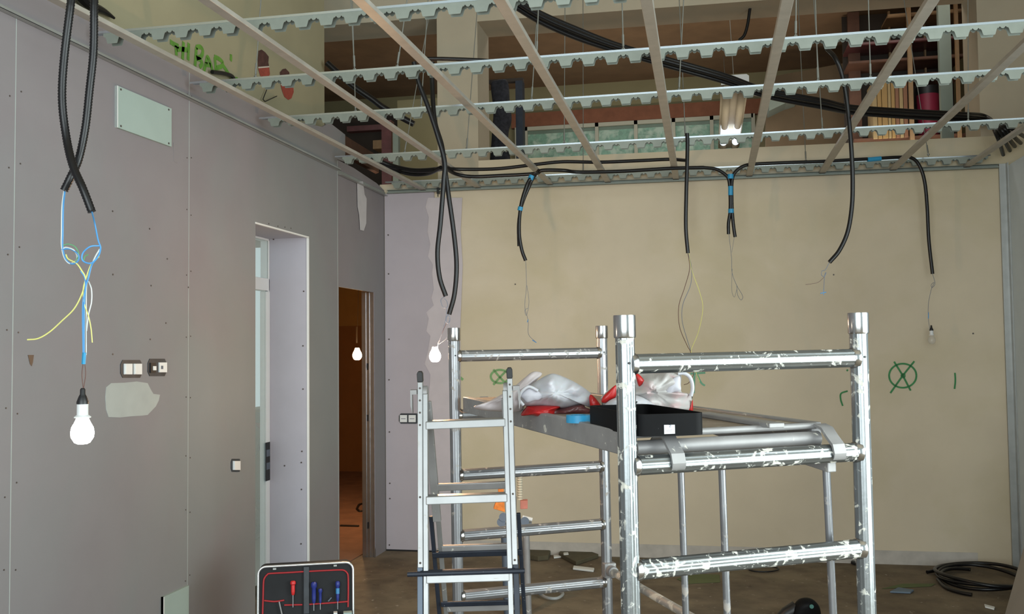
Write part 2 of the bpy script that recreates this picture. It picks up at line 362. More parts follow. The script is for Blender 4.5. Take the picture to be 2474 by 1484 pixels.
# yellow old wall behind the partition
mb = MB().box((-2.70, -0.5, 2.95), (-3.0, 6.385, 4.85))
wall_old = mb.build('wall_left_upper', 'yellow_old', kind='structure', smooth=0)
def wo(px, py): return at(px, py, 'X', -2.70)
mb = MB()
def zz(x, y): return wo(380+x/4.638, 80+y/4.638)
for st in ([(140, 95), (180, 122), (238, 150)], [(205, 140), (208, 190), (212, 250)], [(292, 98), (286, 180), (280, 295)], [(215, 185), (270, 180), (335, 190)], [(350, 112), (346, 200), (342, 305)],
           [(436, 160), (428, 260), (420, 370)], [(432, 160), (480, 155), (508, 200), (490, 260), (436, 280)], [(440, 285), (480, 300), (500, 345), (470, 380)],
           [(518, 430), (545, 330), (560, 268), (590, 330), (615, 420)], [(530, 350), (596, 360)], [(640, 270), (648, 340), (652, 420)], [(636, 265), (690, 290), (730, 330), (720, 370), (660, 390)], [(740, 370), (780, 430), (830, 500), (900, 520)], [(822, 238), (824, 275), (820, 312)]):
    mb.strip(smooth_path([zz(*p) for p in st], 4), 0.026, (1, 0, 0))
mb.build('spray_writing', 'green3', wall_old, label='green spray-painted letters', smooth=0)
for pts1, pts2, lb in (
    ([(1130, 200), (1165, 185), (1205, 215), (1245, 265), (1240, 330), (1250, 380), (1125, 380), (1122, 300)], [(1125, 395), (1250, 385), (1258, 460), (1240, 500), (1190, 505), (1150, 480)], 'hole in the plaster baring brick'),
    ([(1370, 440), (1400, 405), (1435, 398), (1475, 440), (1480, 520), (1490, 570), (1376, 570)], [(1378, 585), (1520, 600), (1525, 660), (1500, 730), (1465, 750), (1420, 715), (1395, 650)], 'lower hole in the plaster baring brick')):
    mb = MB(); mb.poly([zz(*p)+Vector((0.003, 0, 0)) for p in pts1]); mb.mi = 1; mb.poly([zz(*p)+Vector((0.003, 0, 0)) for p in pts2])
    mb.mi = 2; a = pts1[-1]; b = pts1[-3] if lb[0] == 'h' else pts1[-2]
    mb.poly([zz(*p)+Vector((0.004, 0, 0)) for p in (pts2[0], pts2[1], (pts2[1][0], pts2[1][1]-16), (pts2[0][0], pts2[0][1]-16))])
    mb.build('plaster_hole', ['hole', 'brick', 'mortar'], wall_old, label=lb, smooth=0)
# back wall
def bprism(x0, x1, z0, z1, th=0.3, front=0.0):
    return [(x0, backY(x0)-front, z0), (x1, backY(x1)-front, z0), (x1, backY(x1)-front, z1), (x0, backY(x0)-front, z1)], (0, th, 0)
mb = MB(); mb.prism(*bprism(-2.60, 4.2, 0, 2.95, 0.4)); mb.prism(*bprism(-1.775, 4.2, 2.95, 3.11, 0.4))
wall_back = mb.build('wall_back', 'yellow', kind='structure', smooth=0)
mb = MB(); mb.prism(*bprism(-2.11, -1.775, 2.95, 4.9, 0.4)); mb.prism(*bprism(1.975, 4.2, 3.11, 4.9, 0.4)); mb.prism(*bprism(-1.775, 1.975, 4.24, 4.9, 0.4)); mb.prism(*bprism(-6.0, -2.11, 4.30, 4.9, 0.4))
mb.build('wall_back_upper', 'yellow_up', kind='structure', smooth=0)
mb = MB(); mb.prism(*bprism(WL, -2.14, 0.0, 2.87, 0.02, 0.013)); 
wdb = mb.build('drywall_sheet', 'drywall_back', wall_back, smooth=0, label='purplish grey plasterboard section')
mb = MB()
edge = [(1034, 478), (1028, 500), (1036, 525), (1033, 560), (1040, 590), (1034, 620), (1046, 640), (1044, 660), (1048, 700), (1042, 720), (1048, 738), (1030, 755), (1036, 770), (1030, 800), (1040, 812), (1034, 850), (1026, 880), (1040, 905), (1036, 960), (1044, 1000), (1040, 1100), (1044, 1200), (1040, 1326)]
redge = [(1112, 1326), (1114, 1000), (1112, 800), (1118, 640), (1113, 560), (1117, 478)]
mb.prism([atB(x, y, 0.014) for x, y in edge+redge], (0.0, -0.0015, 0))
mb.build('putty_strip', mat('joint_putty', (188, 180, 184), 0.8, var=0.04, vscale=10), wall_back, smooth=0, label='ragged white putty strip')
mb = MB(); mb.prism(*bprism(WL, -1.93, 0.0, 0.012, 0.02, 0.016)); mb.build('shadow_gap', 'plastic', wall_back, smooth=0)
mb = MB(); pts, v = bprism(-1.93, 1.86, 0, 0.10, 0.01, 0.004); mb.prism(pts, v); mb.build('baseboard_back', 'base', kind='structure', smooth=0)
# board screws on the back sheet and marks on the wall
mb = MB()
for px, py in ((938, 568), (939, 662), (940, 820), (940, 918), (941, 1044), (942, 1168), (942, 1205), (941, 1317), (1245, 687), (2014, 664), (2351, 806)):
    p = atB(px, py, 0.014 if px < 1000 else 0); mb.tube([p, p-Vector((0, 0.003, 0))], 0.006, 8)
mb.build('screw_head', 'screw', wall_back, kind='stuff', label='dark screw heads')
def bmark(strokes, wd, m, label):
    mb = MB()
    for st in strokes: mb.strip(smooth_path([atB(x, y, 0.001) for x, y in st], 5), wd, NB)
    return mb.build('spray_mark', m, wall_back, label=label, smooth=0)
def ell(cx, cy, rx, ry, n=20, a0=0, a1=360): return [(cx+rx*math.cos(math.radians(a0+(a1-a0)*i/n)), cy+ry*math.sin(math.radians(a0+(a1-a0)*i/n))) for i in range(n+1)]
bmark([ell(2181, 908, 33, 29), [(2160, 874), (2181, 908), (2200, 944)], [(2209, 873), (2181, 908), (2151, 950)], ell(2182, 908, 4, 4, 8)], 0.013, 'green', 'green sprayed circle with a cross')
bmark([ell(1208, 910, 22, 16), [(1192, 893), (1208, 912), (1222, 926)], [(1226, 893), (1208, 912), (1192, 930)]], 0.017, 'green2', 'faint green sprayed circle with a cross')
bmark([[(2307, 901), (2308, 920), (2306, 940)], [(2048, 945), (2032, 951), (2031, 965), (2036, 981)], [(2048, 893), (2046, 897)]], 0.012, 'green', 'short green sprayed strokes')
bmark([[(1075, 895), (1088, 898)], [(1112, 912), (1119, 918)], [(1098, 930), (1082, 945), (1064, 955), (1056, 972)], [(1080, 950), (1076, 966)]], 0.02, 'green2', 'faint green sprayed swirl')
bmark([[(1668, 903), (1704, 901)], [(1678, 904), (1676, 950)], [(1684, 905), (1694, 925), (1703, 932)]], 0.014, 'teal', 'faint teal sprayed arrow')
# right wall and its corner stud
mb = MB().box((2.135, 4.3, 0), (2.25, 7.40, 2.88)); wall_right = mb.build('wall_right', mat('bluish_drywall', (196, 208, 216), 0.85, var=0.04), kind='structure', smooth=0)
mb = MB().box((2.085, 7.375, 0), (2.137, 7.395, 2.90)); mb.box((2.128, 7.33, 0), (2.1345, 7.395, 2.90)); mb.build('corner_stud', 'track', wall_right, smooth=0)
# upper storey room beyond the high openings
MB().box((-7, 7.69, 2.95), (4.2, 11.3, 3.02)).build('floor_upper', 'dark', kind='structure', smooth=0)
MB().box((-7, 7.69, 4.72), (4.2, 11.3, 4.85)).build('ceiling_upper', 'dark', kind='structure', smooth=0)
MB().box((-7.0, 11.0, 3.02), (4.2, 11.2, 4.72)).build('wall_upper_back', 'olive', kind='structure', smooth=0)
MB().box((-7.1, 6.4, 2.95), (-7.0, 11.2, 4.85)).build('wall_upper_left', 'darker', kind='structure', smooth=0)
MB().box((4.2, 7.0, 0), (4.3, 11.2, 4.9)).build('wall_upper_right', 'dark', kind='structure', smooth=0)
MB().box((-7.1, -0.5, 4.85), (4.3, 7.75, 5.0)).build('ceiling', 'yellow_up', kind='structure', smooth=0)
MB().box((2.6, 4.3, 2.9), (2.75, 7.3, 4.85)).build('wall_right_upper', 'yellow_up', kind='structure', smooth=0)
MB().box((2.25, 4.3, 2.86), (2.75, 7.3, 2.92)).build('trim_3', 'dark', kind='structure', smooth=0)
# room behind the second doorway
MB().box((-5.7, 11.9, 0), (-2.5, 12.0, 2.9)).build('wall_side_room_back', 'room2', kind='structure', smooth=0)
MB().box((-5.66, 11.88, 0), (-2.5, 11.90, 1.93)).build('trim_4', 'room2l', kind='structure', smooth=0)
MB().box((-2.66, 7.72, 0), (-2.60, 11.9, 2.9)).build('wall_side_room_right', 'room2', kind='structure', smooth=0)
MB().prism([(-2.80, 6.27, 0), (-5.75, 12, 0), (-5.75, 12, 2.9), (-2.80, 6.27, 2.9)], (-0.02, -0.01, 0)).build('wall_side_room_left', 'room2', kind='structure', smooth=0)
MB().prism([(-2.66, 6.3, 2.88), (-2.80, 6.3, 2.88), (-5.75, 12, 2.88), (-2.66, 12, 2.88)], (0, 0, 0.06)).build('ceiling_side_room', 'dark', kind='structure', smooth=0)
MB().prism([(-2.70, 6.3, 0), (-2.80, 6.3, 0), (-5.75, 11.9, 0), (-2.66, 11.9, 0)], (0, 0, 0.006)).build('floor_side_room', 'room2f', kind='structure', smooth=0)
# perimeter angles
mb = MB(); mb.box((WL, -0.5, 2.878), (WL+0.028, 6.27, 2.880)); mb.box((WL, -0.5, 2.878), (WL+0.0015, 6.27, 2.906)); mb.box((WL+0.027, -0.5, 2.878), (WL+0.028, 6.27, 2.890))
mb.build('trim_1', 'track', kind='structure', smooth=0)
mb = MB(); mb.box((WL, 6.28, 2.852), (WL+0.03, WBY, 2.854)); mb.box((WL-0.002, 6.28, 2.852), (WL+0.0015, WBY, 2.886)); mb.build('trim_2', 'track', kind='structure', smooth=0)
mb = MB()
for z, a, b in ((2.868, 0.0, 0.034), (2.894, 0.0, 0.002)):
    pts, _ = bprism(WL+0.03, 2.08, z, z+0.002, 0.1, 0.015); mb.prism(pts, (0, -0.03, 0))
pts, v = bprism(WL+0.03, 2.08, 2.868, 2.896, 0.002, 0.016); mb.prism(pts, v)
pts, v = bprism(WL+0.03, 2.08, 2.868, 2.878, 0.0015, 0.045); mb.prism(pts, v)
mb.build('trim_5', 'zinc_rail', kind='structure', smooth=0)

# ================================================================== DOOR IN THE LEFT WALL
XF = -2.83                                          # plane of the frame
def df(px, py): return at(px, py, 'X', XF)
ya = 5.772
door = MB(); 
yr = [df(p, 900).y for p in (600, 642, 648, 655)]
st = df(646, 900).y
zt = df(640, 580).z; zm0 = df(640, 672).z; zm1 = df(640, 702).z
door.box((XF, st+0.02, 0), (XF-0.06, ya, DZ)); door.box((XF, DY0, zt), (XF-0.06, ya, DZ)); door.box((XF, DY0, zm1), (XF-0.06, ya, zm0)); door.box((XF, DY0, 0), (XF-0.06, DY0+0.06, DZ))
door_1 = door.build('door_1', 'pvc', kind='structure', smooth=0, bevel=0.003)
mb = MB(); mb.box((XF+0.004, st-0.016, 0.03), (XF-0.045, st+0.03, zm1-0.006)); mb.build('door_stile', 'pvc', door_1, smooth=0, bevel=0.003)
mb = MB(); mb.box((XF-0.006, DY0+0.06, 0.12), (XF-0.012, st-0.016, zm1)); mb.box((XF-0.006, DY0+0.06, zm0), (XF-0.012, st+0.02, zt)); mb.build('glass_pane', 'glass', door_1, smooth=0)
mb = MB(); a = df(640, 1070); b = df(650, 1160)
mb.box((XF+0.004, a.y, b.z), (XF+0.0075, b.y, a.z)); mb.mi = 1
for f in (0.28, 0.62): 
    zc = a.z+(b.z-a.z)*f; mb.box((XF+0.0072, a.y+0.006, zc-0.022), (XF+0.0085, b.y-0.006, zc+0.022))
mb.build('lock_plate', ['plastic', 'lad_grey'], door_1, smooth=0, label='black lock plate')
# outside, seen through the glass
MB().box((-9.0, 2.0, -0.02), (-3.1, 13.0, 0.004)).build('ground_outside', mat('outside_paving', (150, 144, 132), 0.95, var=0.1), kind='structure', smooth=0)
ow = [at(p, q, 'X', -4.0) for p, q in ((560, 1012), (668, 1012))]
MB().box((-4.2, 7.0, 0.0), (-4.0, 8.7, 1.08)).build('wall_outside_low', 'offbeige', kind='structure', smooth=0)
def ox(px, py): return at(px, py, 'X', -3.98)
mb = MB(); mb.prism([ox(612, 995), ox(638, 998), ox(640, 1022), ox(612, 1021)], (0.006, 0, 0))
tag(mb.build('hanging_cloth', 'slate', smooth=0), 'slate blue cloth hung on the low wall outside the door', 'cloth')
mb = MB(); mb.prism([ox(612, 1021), ox(638, 1024), ox(640, 1042), ox(625, 1034)], (0.006, 0, 0))
tag(mb.build('hanging_cloth', 'pinkc', smooth=0), 'pink cloth hung below the slate blue one outside the door', 'cloth')
mb = MB(); mb.tube([ox(635, 1044)+Vector((.02, 0, 0)), ox(628, 1062)+Vector((.02, 0, 0)), ox(613, 1100)+Vector((.02, 0, 0))], 0.01, 8, rs=[0.022, 0.026, 0.006])
tag(mb.build('closed_umbrella', 'lad_dark'), 'slim dark grey umbrella slanting outside the door', 'umbrella')
mb = MB()
for i in range(26):
    c = Vector((-3.88+random.uniform(-.02, .06), random.uniform(7.25, 7.8), 0)); r = random.uniform(.04, .09)
    z = random.uniform(0, .22)
    R = Matrix.Rotation(random.random()*3, 3, Vector((random.random(), random.random(), 1)).normalized())
    mb.box(c+Vector((-r, -r, z)), c+Vector((r, r, z+r)), R)
tag(mb.build('rubble_heap', 'stone', smooth=0), 'grey heap of rubble outside at the foot of the low wall', 'rubble', kind='stuff')

# ================================================================== CEILING GRID
ZB = 2.885
ord_l = ['first', 'second', 'third', 'fourth', 'fifth', 'sixth', 'seventh', 'eighth', 'ninth']
bars = [(-2.306, -2.225), (-1.780, -1.775), (-1.236, -1.195), (-0.730, -0.742), (-0.198, -0.220), (0.312, 0.326), (0.848, 0.856), (1.372, 1.357), (1.905, 1.868)]
def bar_x(i, y): a, b = bars[i]; return a+(b-a)*(y-3.0)/4.3
for i, (xa, xb) in enumerate(bars):
    y0, y1 = 1.2, backY(xb)-0.018; x0 = bar_x(i, y0); x1 = bar_x(i, y1)
    mb = MB()
    def sec(x, y): return [(x-.0235, y, ZB+.018), (x-.0225, y, ZB+.001), (x-.021, y, ZB), (x+.021, y, ZB), (x+.0225, y, ZB+.001), (x+.0235, y, ZB+.018), (x+.0175, y, ZB+.018), (x+.0215, y, ZB+.0155), (x+.021, y, ZB+.0015), (x-.021, y, ZB+.0015), (x-.0215, y, ZB+.0155), (x-.0175, y, ZB+.018)]
    A, B = sec(x0, y0), sec(x1, y1); n = len(A)
    mb.add(A+B, [(k, (k+1) % n, n+(k+1) % n, n+k) for k in range(n)])
    lab = ['galvanised ceiling batten hard by the left wall', 'galvanised ceiling batten crossing in front of the brick holes', 'galvanised ceiling batten passing the dark left opening to the cream pillar', 'galvanised ceiling batten ending above the taped conduit, fourth from the left wall',
           'galvanised ceiling batten just left of the lone straight conduit', 'galvanised ceiling batten just right of the fluorescent fitting', 'galvanised ceiling batten crossing the curved conduit, seventh from the left wall', 'galvanised ceiling batten crossing in front of the folders and red bin', 'shortest galvanised ceiling batten in the upper right corner'][i]
    mb.build('ceiling_batten', 'batten', smooth=0, label=lab, cat='ceiling batten', group='ceiling battens')
ZR0, ZR1 = 2.888, 2.957
rails = [3.515, 4.285, 5.035, 6.17, 7.215]
P_ = 0.1063
prof_t = [(0.0, -.022), (.03, -.024), (.06, -.029), (.08, -.026), (.12, -.032), (.17, -.050), (.19, -.055), (.61, -.055), (.63, -.050), (.68, -.032), (.72, -.026), (.74, -.029), (.77, -.024), (.80, -.022), (.84, -.028), (.88, -.030), (.93, -.030), (.97, -.027)]
rl = ['nearest toothed ceiling rail, running to the top edge of the view', 'toothed ceiling rail, second nearest, passing over the upper brick hole', 'toothed ceiling rail, third nearest, crossing under the fluorescent fitting', 'toothed ceiling rail, second farthest, crossing the lit end of the fluorescent fitting', 'farthest toothed ceiling rail, close along the back wall']
for ri, Y in enumerate(rails):
    mb = MB(); xa = WL+0.03; xb = 2.10 if ri > 1 else 2.10
    nper = int((xb-xa)/P_)
    pts = []
    ph = 0.437-.35*P_
    k0 = math.ceil((xa-ph)/P_); 
    for k in range(k0, k0+nper-1):
        for f, z in prof_t: pts.append((ph+(k+f)*P_, z))
    x0 = pts[0][0]; x1 = pts[-1][0]
    for dy in (-0.0175, 0.0165):                     # the two toothed webs, split per period so faces stay simple
        for k in range(k0, k0+nper-1):
            seg = [(ph+(k+f)*P_, z) for f, z in prof_t]+[(ph+(k+1)*P_, -.022)]
            poly = [(seg[-1][0], Y+dy, ZR1), (seg[0][0], Y+dy, ZR1)]+[(x, Y+dy, ZR1+z) for x, z in seg]
            mb.prism(poly, (0, 0.001, 0))
    if ri == 4:                                      # follows the back wall
        pass
    mb.mi = 1
    mb.box((xa, Y-.0185, ZR1-.0012), (x1+.02, Y+.0185, ZR1+.0004)); mb.box((xa, Y-.0192, ZR1-.009), (x1+.02, Y-.0172, ZR1+.0008)); mb.box((xa, Y+.0172, ZR1-.005), (x1+.02, Y+.0190, ZR1+.0006))
    if ri == 4:
        mb.v = [Vector((v.x, v.y+0.0256*(v.x+2.555)*0.9, v.z)) for v in mb.v]
    mb.build('toothed_ceiling_rail', ['zinc_rail', 'rail_lip'], smooth=0, label=rl[ri], cat='ceiling rail', group='toothed ceiling rails')
# hanger rods: rail index, pixel at the rail, a second pixel higher up
rods = [(1, (617, 190), (628, 30), 'thin hanger rod in front of the upper brick hole'),
        (1, (857, 170), (851, 60), 'steel hanger rod on the second rail, left part of the dark opening'),
        (2, (859, 264), (857, 200), 'steel hanger rod on the third rail, left part of the dark opening'),
        (1, (959, 162), (977, 40), 'slanting hanger rod with a clip on the second rail in the dark opening'),
        (2, (1017, 250), (1030, 60), 'thin slanting hanger rod by the left edge of the cream pillar'),
        (3, (977, 368), (1006, 207), 'slanting hanger rod with a shiny clip on the fourth rail'),
        (3, (1127, 355), (1150, 60), 'long thin hanger rod in front of the cream pillar'),
        (1, (1296, 145), (1301, 5), 'hanger rod on the second rail, left of the black cable bundle'),
        (2, (1284, 240), (1290, 150), 'hanger rod on the third rail by the dark cloth'),
        (3, (1363, 345), (1365, 10), 'faint hanger rod in front of the green window'),
        (1, (1506, 121), (1503, 5), 'hanger rod on the second rail against the cable bundle'),
        (2, (1640, 215), (1646, 105), 'hanger rod on the third rail left of the fluorescent fitting'),
        (3, (1656, 330), (1652, 242), 'hanger rod on the fourth rail above the lone straight conduit'),
        (4, (1409, 412), (1409, 360), 'short hanger rod to the back rail below the green window'),
        (1, (1922, 88), (1923, 13), 'hanger rod on the second rail right of the fluorescent fitting'),
        (2, (1976, 190), (1970, 5), 'faint hanger rod on the third rail beside the curved conduit'),
        (2, (2103, 182), (2098, 5), 'hanger rod on the third rail in front of the wooden shelf post'),
        (3, (1987, 305), (1982, 236), 'hanger rod on the fourth rail left of the curved conduit'),
        (3, (2339, 286), (2339, 195), 'hanger rod on the fourth rail beside the right pillar'),
        (4, (1947, 388), (1945, 348), 'short hanger rod to the back rail right of the fluorescent fitting'),
        (4, (2243, 372), (2238, 343), 'short hanger rod to the back rail under the red bin')]
for k, (ri, p0, p1, lb) in enumerate(rods):
    Y = rails[ri]; a = at(*p0, 'Y', Y); a.z = ZR1; b = at(*p1, 'Y', Y)
    d = (b-a)/(b.z-a.z); top = a+d*(4.85-a.z); 
    mb = MB(); mb.tube([a-Vector((0, 0, .01)), top], 0.0030, 8)
    mb.tube([a, a+d*0.012], 0.008, 6); mb.tube([a+d*0.02, a+d*0.075], 0.0055, 8)
    mb.build('hanger_rod', 'rod', label=lb, cat='hanger rod', group='ceiling hanger rods')

# ================================================================== CONDUITS
def conduit(name, pts, label, r=0.0125, wires=(), ring=None, tapes=(), group=None, n=10, cat='conduit'):
    """pts, wires and tapes are lists of (px,py,dist)"""
    P = [ad(*p) for p in pts]
    root = empty(name, P[-1], label, cat, group)
    conduit_mesh(P, r, n, ring).build('corrugated_tube', 'conduit', root, smooth=60)
    for m, wr, wp in wires: MB().tube(smooth_path([ad(*p) for p in wp], 8), wr, 6).build('wire', m, root, label=m.replace('_wire', '').replace('blue', 'blue')+' wire')
    for tp, tr in tapes: MB().tube([ad(*p) for p in tp], tr, 14).build('tape_band', 'bluetape', root, label='blue tape')
    return root
D = 2.85
conduit('hanging_conduit', [(178, -60, 2.9), (172, 0, D), (155, 140, D), (150, 240, D), (160, 330, D), (176, 400, D-.03), (200, 455, D-.05), (222, 512, D-.05)], 'black corrugated conduit nearest the left edge, bowing left and crossing over its twin', 0.0125, ring=0.0045, n=14,
        wires=[('blue', .0024, [(222, 512, D-.05), (229, 540, D), (237, 580, D), (243, 600, D), (236, 622, D), (222, 640, D), (214, 670, D), (206, 700, D), (203, 760, D), (203, 858, D)]),
               ('blue', .0024, [(240, 594, D), (218, 596, D-.02), (200, 612, D-.02), (200, 630, D-.02), (220, 636, D-.02), (238, 618, D-.01), (243, 600, D)]),
               ('white_wire', .0022, [(241, 602, D+.01), (228, 625, D+.01), (217, 655, D+.01), (209, 690, D+.01), (208, 760, D+.01), (208, 858, D+.01)]),
               ('white_wire', .0018, [(214, 680, D+.02), (221, 700, D+.02), (221, 730, D+.02), (214, 760, D+.01), (209, 800, D+.01)]),
               ('yellow_wire', .0018, [(240, 620, D), (222, 636, D), (210, 665, D), (201, 700, D), (204, 735, D), (214, 765, D), (220, 795, D), (223, 828, D)]),
               ('green_wire', .0016, [(213, 615, D), (205, 620, D), (202, 630, D)])])
conduit('hanging_conduit', [(236, -60, 2.95), (228, 0, D+.05), (226, 120, D+.05), (216, 220, D+.05), (206, 310, D+.05), (190, 385, D+.05), (172, 425, D+.03), (155, 460, D+.03)], 'black corrugated conduit near the left edge with its cut end lower left, behind its twin', 0.0125, ring=0.0045, n=14,
        wires=[('blue', .0024, [(157, 460, D+.03), (153, 500, D), (152, 560, D), (152, 600, D), (160, 628, D), (175, 638, D), (189, 630, D), (189, 615, D), (170, 602, D), (148, 603, D)]),
               ('white_wire', .0022, [(155, 460, D+.03), (150, 500, D), (149, 560, D), (149, 595, D), (156, 624, D), (170, 637, D), (186, 626, D+.01), (180, 606, D), (160, 598, D), (150, 603, D)]),
               ('green_wire', .0016, [(150, 594, D), (165, 590, D), (182, 597, D), (190, 615, D), (182, 632, D)]),
               ('yellow_wire', .0022, [(159, 615, D), (165, 626, D), (185, 637, D), (198, 655, D), (206, 672, D), (200, 705, D), (180, 745, D), (150, 775, D), (120, 802, D), (92, 818, D), (66, 821, D)]),
               ('blue', .0024, [(195, 655, D), (205, 672, D), (206, 700, D), (200, 740, D), (201, 858, D)])])
C = 4.9
conduit('hanging_conduit', [(1000, 150, C), (1012, 200, C), (1035, 260, C), (1058, 330, C), (1074, 390, C), (1072, 440, C), (1064, 540, C), (1057, 610, C), (1062, 670, C), (1077, 716, C)], 'black conduit left of the pair falling past the putty strip, ending higher', 0.0125,
        wires=[('grey_wire', .0018, [(1076, 716, C), (1065, 725, C), (1070, 742, C), (1081, 742, C), (1080, 730, C), (1074, 722, C)]), ('grey_wire', .0018, [(1080, 742, C), (1076, 775, C), (1066, 810, C), (1058, 830, C), (1063, 822, C)])])
conduit('hanging_conduit', [(1044, 150, C+.1), (1044, 200, C+.1), (1050, 290, C+.05), (1067, 350, C+.05), (1074, 400, C+.05), (1082, 460, C+.05), (1096, 560, C+.05), (1103, 640, C+.05), (1098, 710, C+.05), (1085, 760, C+.05)], 'black conduit right of the pair falling past the putty strip, ending lower', 0.0125,
        wires=[('grey_wire', .0020, [(1084, 760, C), (1078, 768, C), (1079, 780, C), (1086, 778, C), (1086, 766, C), (1081, 760, C)]), ('brown_wire', .0014, [(1079, 780, C), (1070, 800, C), (1060, 826, C)]), ('grey_wire', .0018, [(1085, 775, C), (1085, 800, C), (1078, 818, C), (1060, 832, C)])])
E2 = 6.6
conduit('hanging_conduit', [(1300, 415, 6.72), (1284, 428, E2), (1272, 450, E2), (1260, 490, E2), (1255, 530, E2), (1255, 570, E2), (1261, 605, E2), (1270, 630, E2)], 'black conduit with two blue tape bands hanging left over the back wall', 0.0125,
        wires=[('grey_wire', .0016, [(1270, 630, E2), (1272, 690, E2), (1268, 740, E2), (1276, 775, E2), (1277, 808, E2), (1296, 828, E2)]), ('grey_wire', .0014, [(1273, 690, E2), (1278, 730, E2), (1272, 762, E2), (1268, 750, E2), (1275, 745, E2)]),
               ('blue', .0028, [(1276, 772, E2), (1274, 779, E2)]), ('blue', .003, [(1286, 822, E2), (1296, 828, E2)])],
        tapes=[([(1285, 424, E2), (1281, 434, E2)], .019), ([(1258, 500, E2), (1256, 509, E2)], .018)])
conduit('hanging_conduit', [(1302, 412, 6.72), (1288, 430, E2+.02), (1278, 452, E2+.02), (1266, 480, E2+.02), (1258, 506, E2+.02), (1253, 545, E2+.02), (1254, 595, E2+.02)], 'shorter black conduit taped alongside the one with two blue tape bands', 0.0125)
G = (at(1657, 335, 'Y', 6.14)-EYE).dot(FW)+.1
conduit('hanging_conduit', [(1660, 322, G-.1), (1661, 345, G-.1), (1660, 400, G-.1), (1658, 470, G-.1), (1657, 550, G-.1), (1662, 612, G-.1)], 'lone straight black conduit hanging in the middle of the back wall', 0.0125,
        wires=[('brown_wire', .0022, [(1662, 612, G), (1666, 650, G), (1654, 695, G), (1640, 740, G), (1642, 790, G), (1660, 835, G), (1668, 850, G), (1672, 880, G), (1675, 905, G), (1664, 925, G), (1652, 930, G)]),
               ('grey_wire', .0020, [(1663, 612, G), (1671, 650, G), (1668, 690, G), (1650, 735, G), (1648, 775, G), (1660, 820, G), (1669, 848, G)]),
               ('yellow_wire', .0020, [(1664, 612, G), (1672, 655, G), (1690, 705, G), (1698, 745, G), (1688, 800, G), (1672, 840, G), (1670, 850, G), (1678, 890, G), (1690, 922, G)])])
H = 6.75
conduit('hanging_conduit', [(1700, 405, H), (1730, 409, H), (1752, 422, H), (1761, 436, H), (1764, 470, H), (1764, 510, H), (1760, 540, H), (1760, 566, H)], 'left conduit of the short taped pair with three blue bands', 0.0125,
        wires=[('grey_wire', .0016, [(1761, 566, H), (1767, 620, H), (1769, 660, H), (1780, 690, H), (1794, 715, H), (1790, 725, H), (1782, 712, H), (1780, 690, H)]), ('grey_wire', .0012, [(1769, 650, H), (1768, 700, H), (1774, 718, H), (1780, 700, H)])],
        tapes=[([(1765, 421, H-.01), (1765, 432, H-.01)], .021), ([(1765, 450, H-.01), (1765, 472, H-.01)], .017), ([(1766, 505, H-.01), (1766, 515, H-.01)], .020)])
conduit('hanging_conduit', [(1830, 396, H), (1800, 400, H), (1778, 414, H), (1769, 434, H), (1768, 470, H), (1769, 510, H), (1772, 545, H), (1776, 573, H)], 'right conduit of the short taped pair, ending slightly lower', 0.0125,
        wires=[('grey_wire', .0012, [(1774, 573, H), (1768, 610, H)])])
K = 5.4
conduit('hanging_conduit', [(1998, 118, K+.1), (2018, 140, K), (2034, 180, K), (2044, 230, K), (2052, 300, K), (2058, 380, K), (2060, 440, K), (2058, 500, K), (2048, 560, K), (2028, 605, K), (2004, 634, K)], 'long black conduit curving left as it drops above the right scaffold post', 0.0125,
        wires=[('grey_wire', .0018, [(2004, 634, K), (1994, 652, K), (1986, 655, K), (1985, 665, K), (1992, 668, K), (1996, 658, K), (1992, 668, K), (1990, 708, K)]), ('brown_wire', .0012, [(1991, 670, K), (1975, 683, K), (1946, 688, K)]),
               ('blue', .0024, [(1982, 709, K), (1996, 706, K)]), ('blue', .0016, [(1990, 700, K), (1990, 713, K)])])
conduit('hanging_conduit', [(2120, 383, H), (2170, 380, H), (2203, 382, H), (2222, 402, H), (2234, 440, H), (2240, 500, H), (2244, 580, H), (2253, 662, H)], 'rightmost hanging black conduit, ending above a small unlit bulb', 0.0125,
        wires=[('grey_wire', .0016, [(2253, 662, H), (2259, 685, H), (2252, 695, H), (2250, 688, H), (2257, 683, H), (2250, 700, H), (2243, 735, H), (2243, 770, H), (2247, 798, H)]), ('blue', .003, [(2243, 755, H), (2243, 770, H)])])
# long runs above the grid
def run(pts, r, label, group=None, n=10):
    mb = conduit_mesh([ad(*p) for p in pts], r, n); return mb.build('cable_conduit', 'conduit', label=label, cat='conduit', group=group, smooth=60)
run([(1066, 405, 6.6), (1110, 409, 6.7), (1200, 408, 6.75), (1290, 398, 6.75), (1360, 391, 6.75), (1450, 392, 6.75), (1550, 388, 6.75), (1620, 385, 6.75), (1660, 388, 6.6)], .0125, 'upper black conduit running level along the back wall under the green window')
run([(1074, 404, 6.6), (1100, 420, 6.7), (1140, 427, 6.75), (1200, 425, 6.75), (1290, 420, 6.72), (1310, 412, 6.7), (1360, 412, 6.7), (1400, 416, 6.75), (1500, 414, 6.75), (1620, 407, 6.75), (1700, 405, 6.75)], .0135, 'lower black conduit running level along the back wall with blue tape')
run([(1830, 396, H), (1900, 393, H), (1990, 390, H), (2060, 386, H), (2120, 383, H)], .0125, 'black conduit running level along the back wall at the right')
MB().tube([ad(2096, 386, H-.005), ad(2128, 383, H-.005)], .0165, 12).build('tape_band', 'bluetape', label='blue tape wrapped round the right-hand level conduit', cat='tape')
bundle = [((1225, -6), (1300, 40), (1390, 80), (1490, 116), (1600, 148), (1750, 190), (1850, 225), (1990, 252), (2060, 266), (2200, 276), (2330, 283), (2385, 290))]
offs = [(-13, 0), (-4, -3), (4, 3), (12, 1), (0, 7)]
bl = ['topmost', 'second', 'middle', 'fourth', 'lowest']
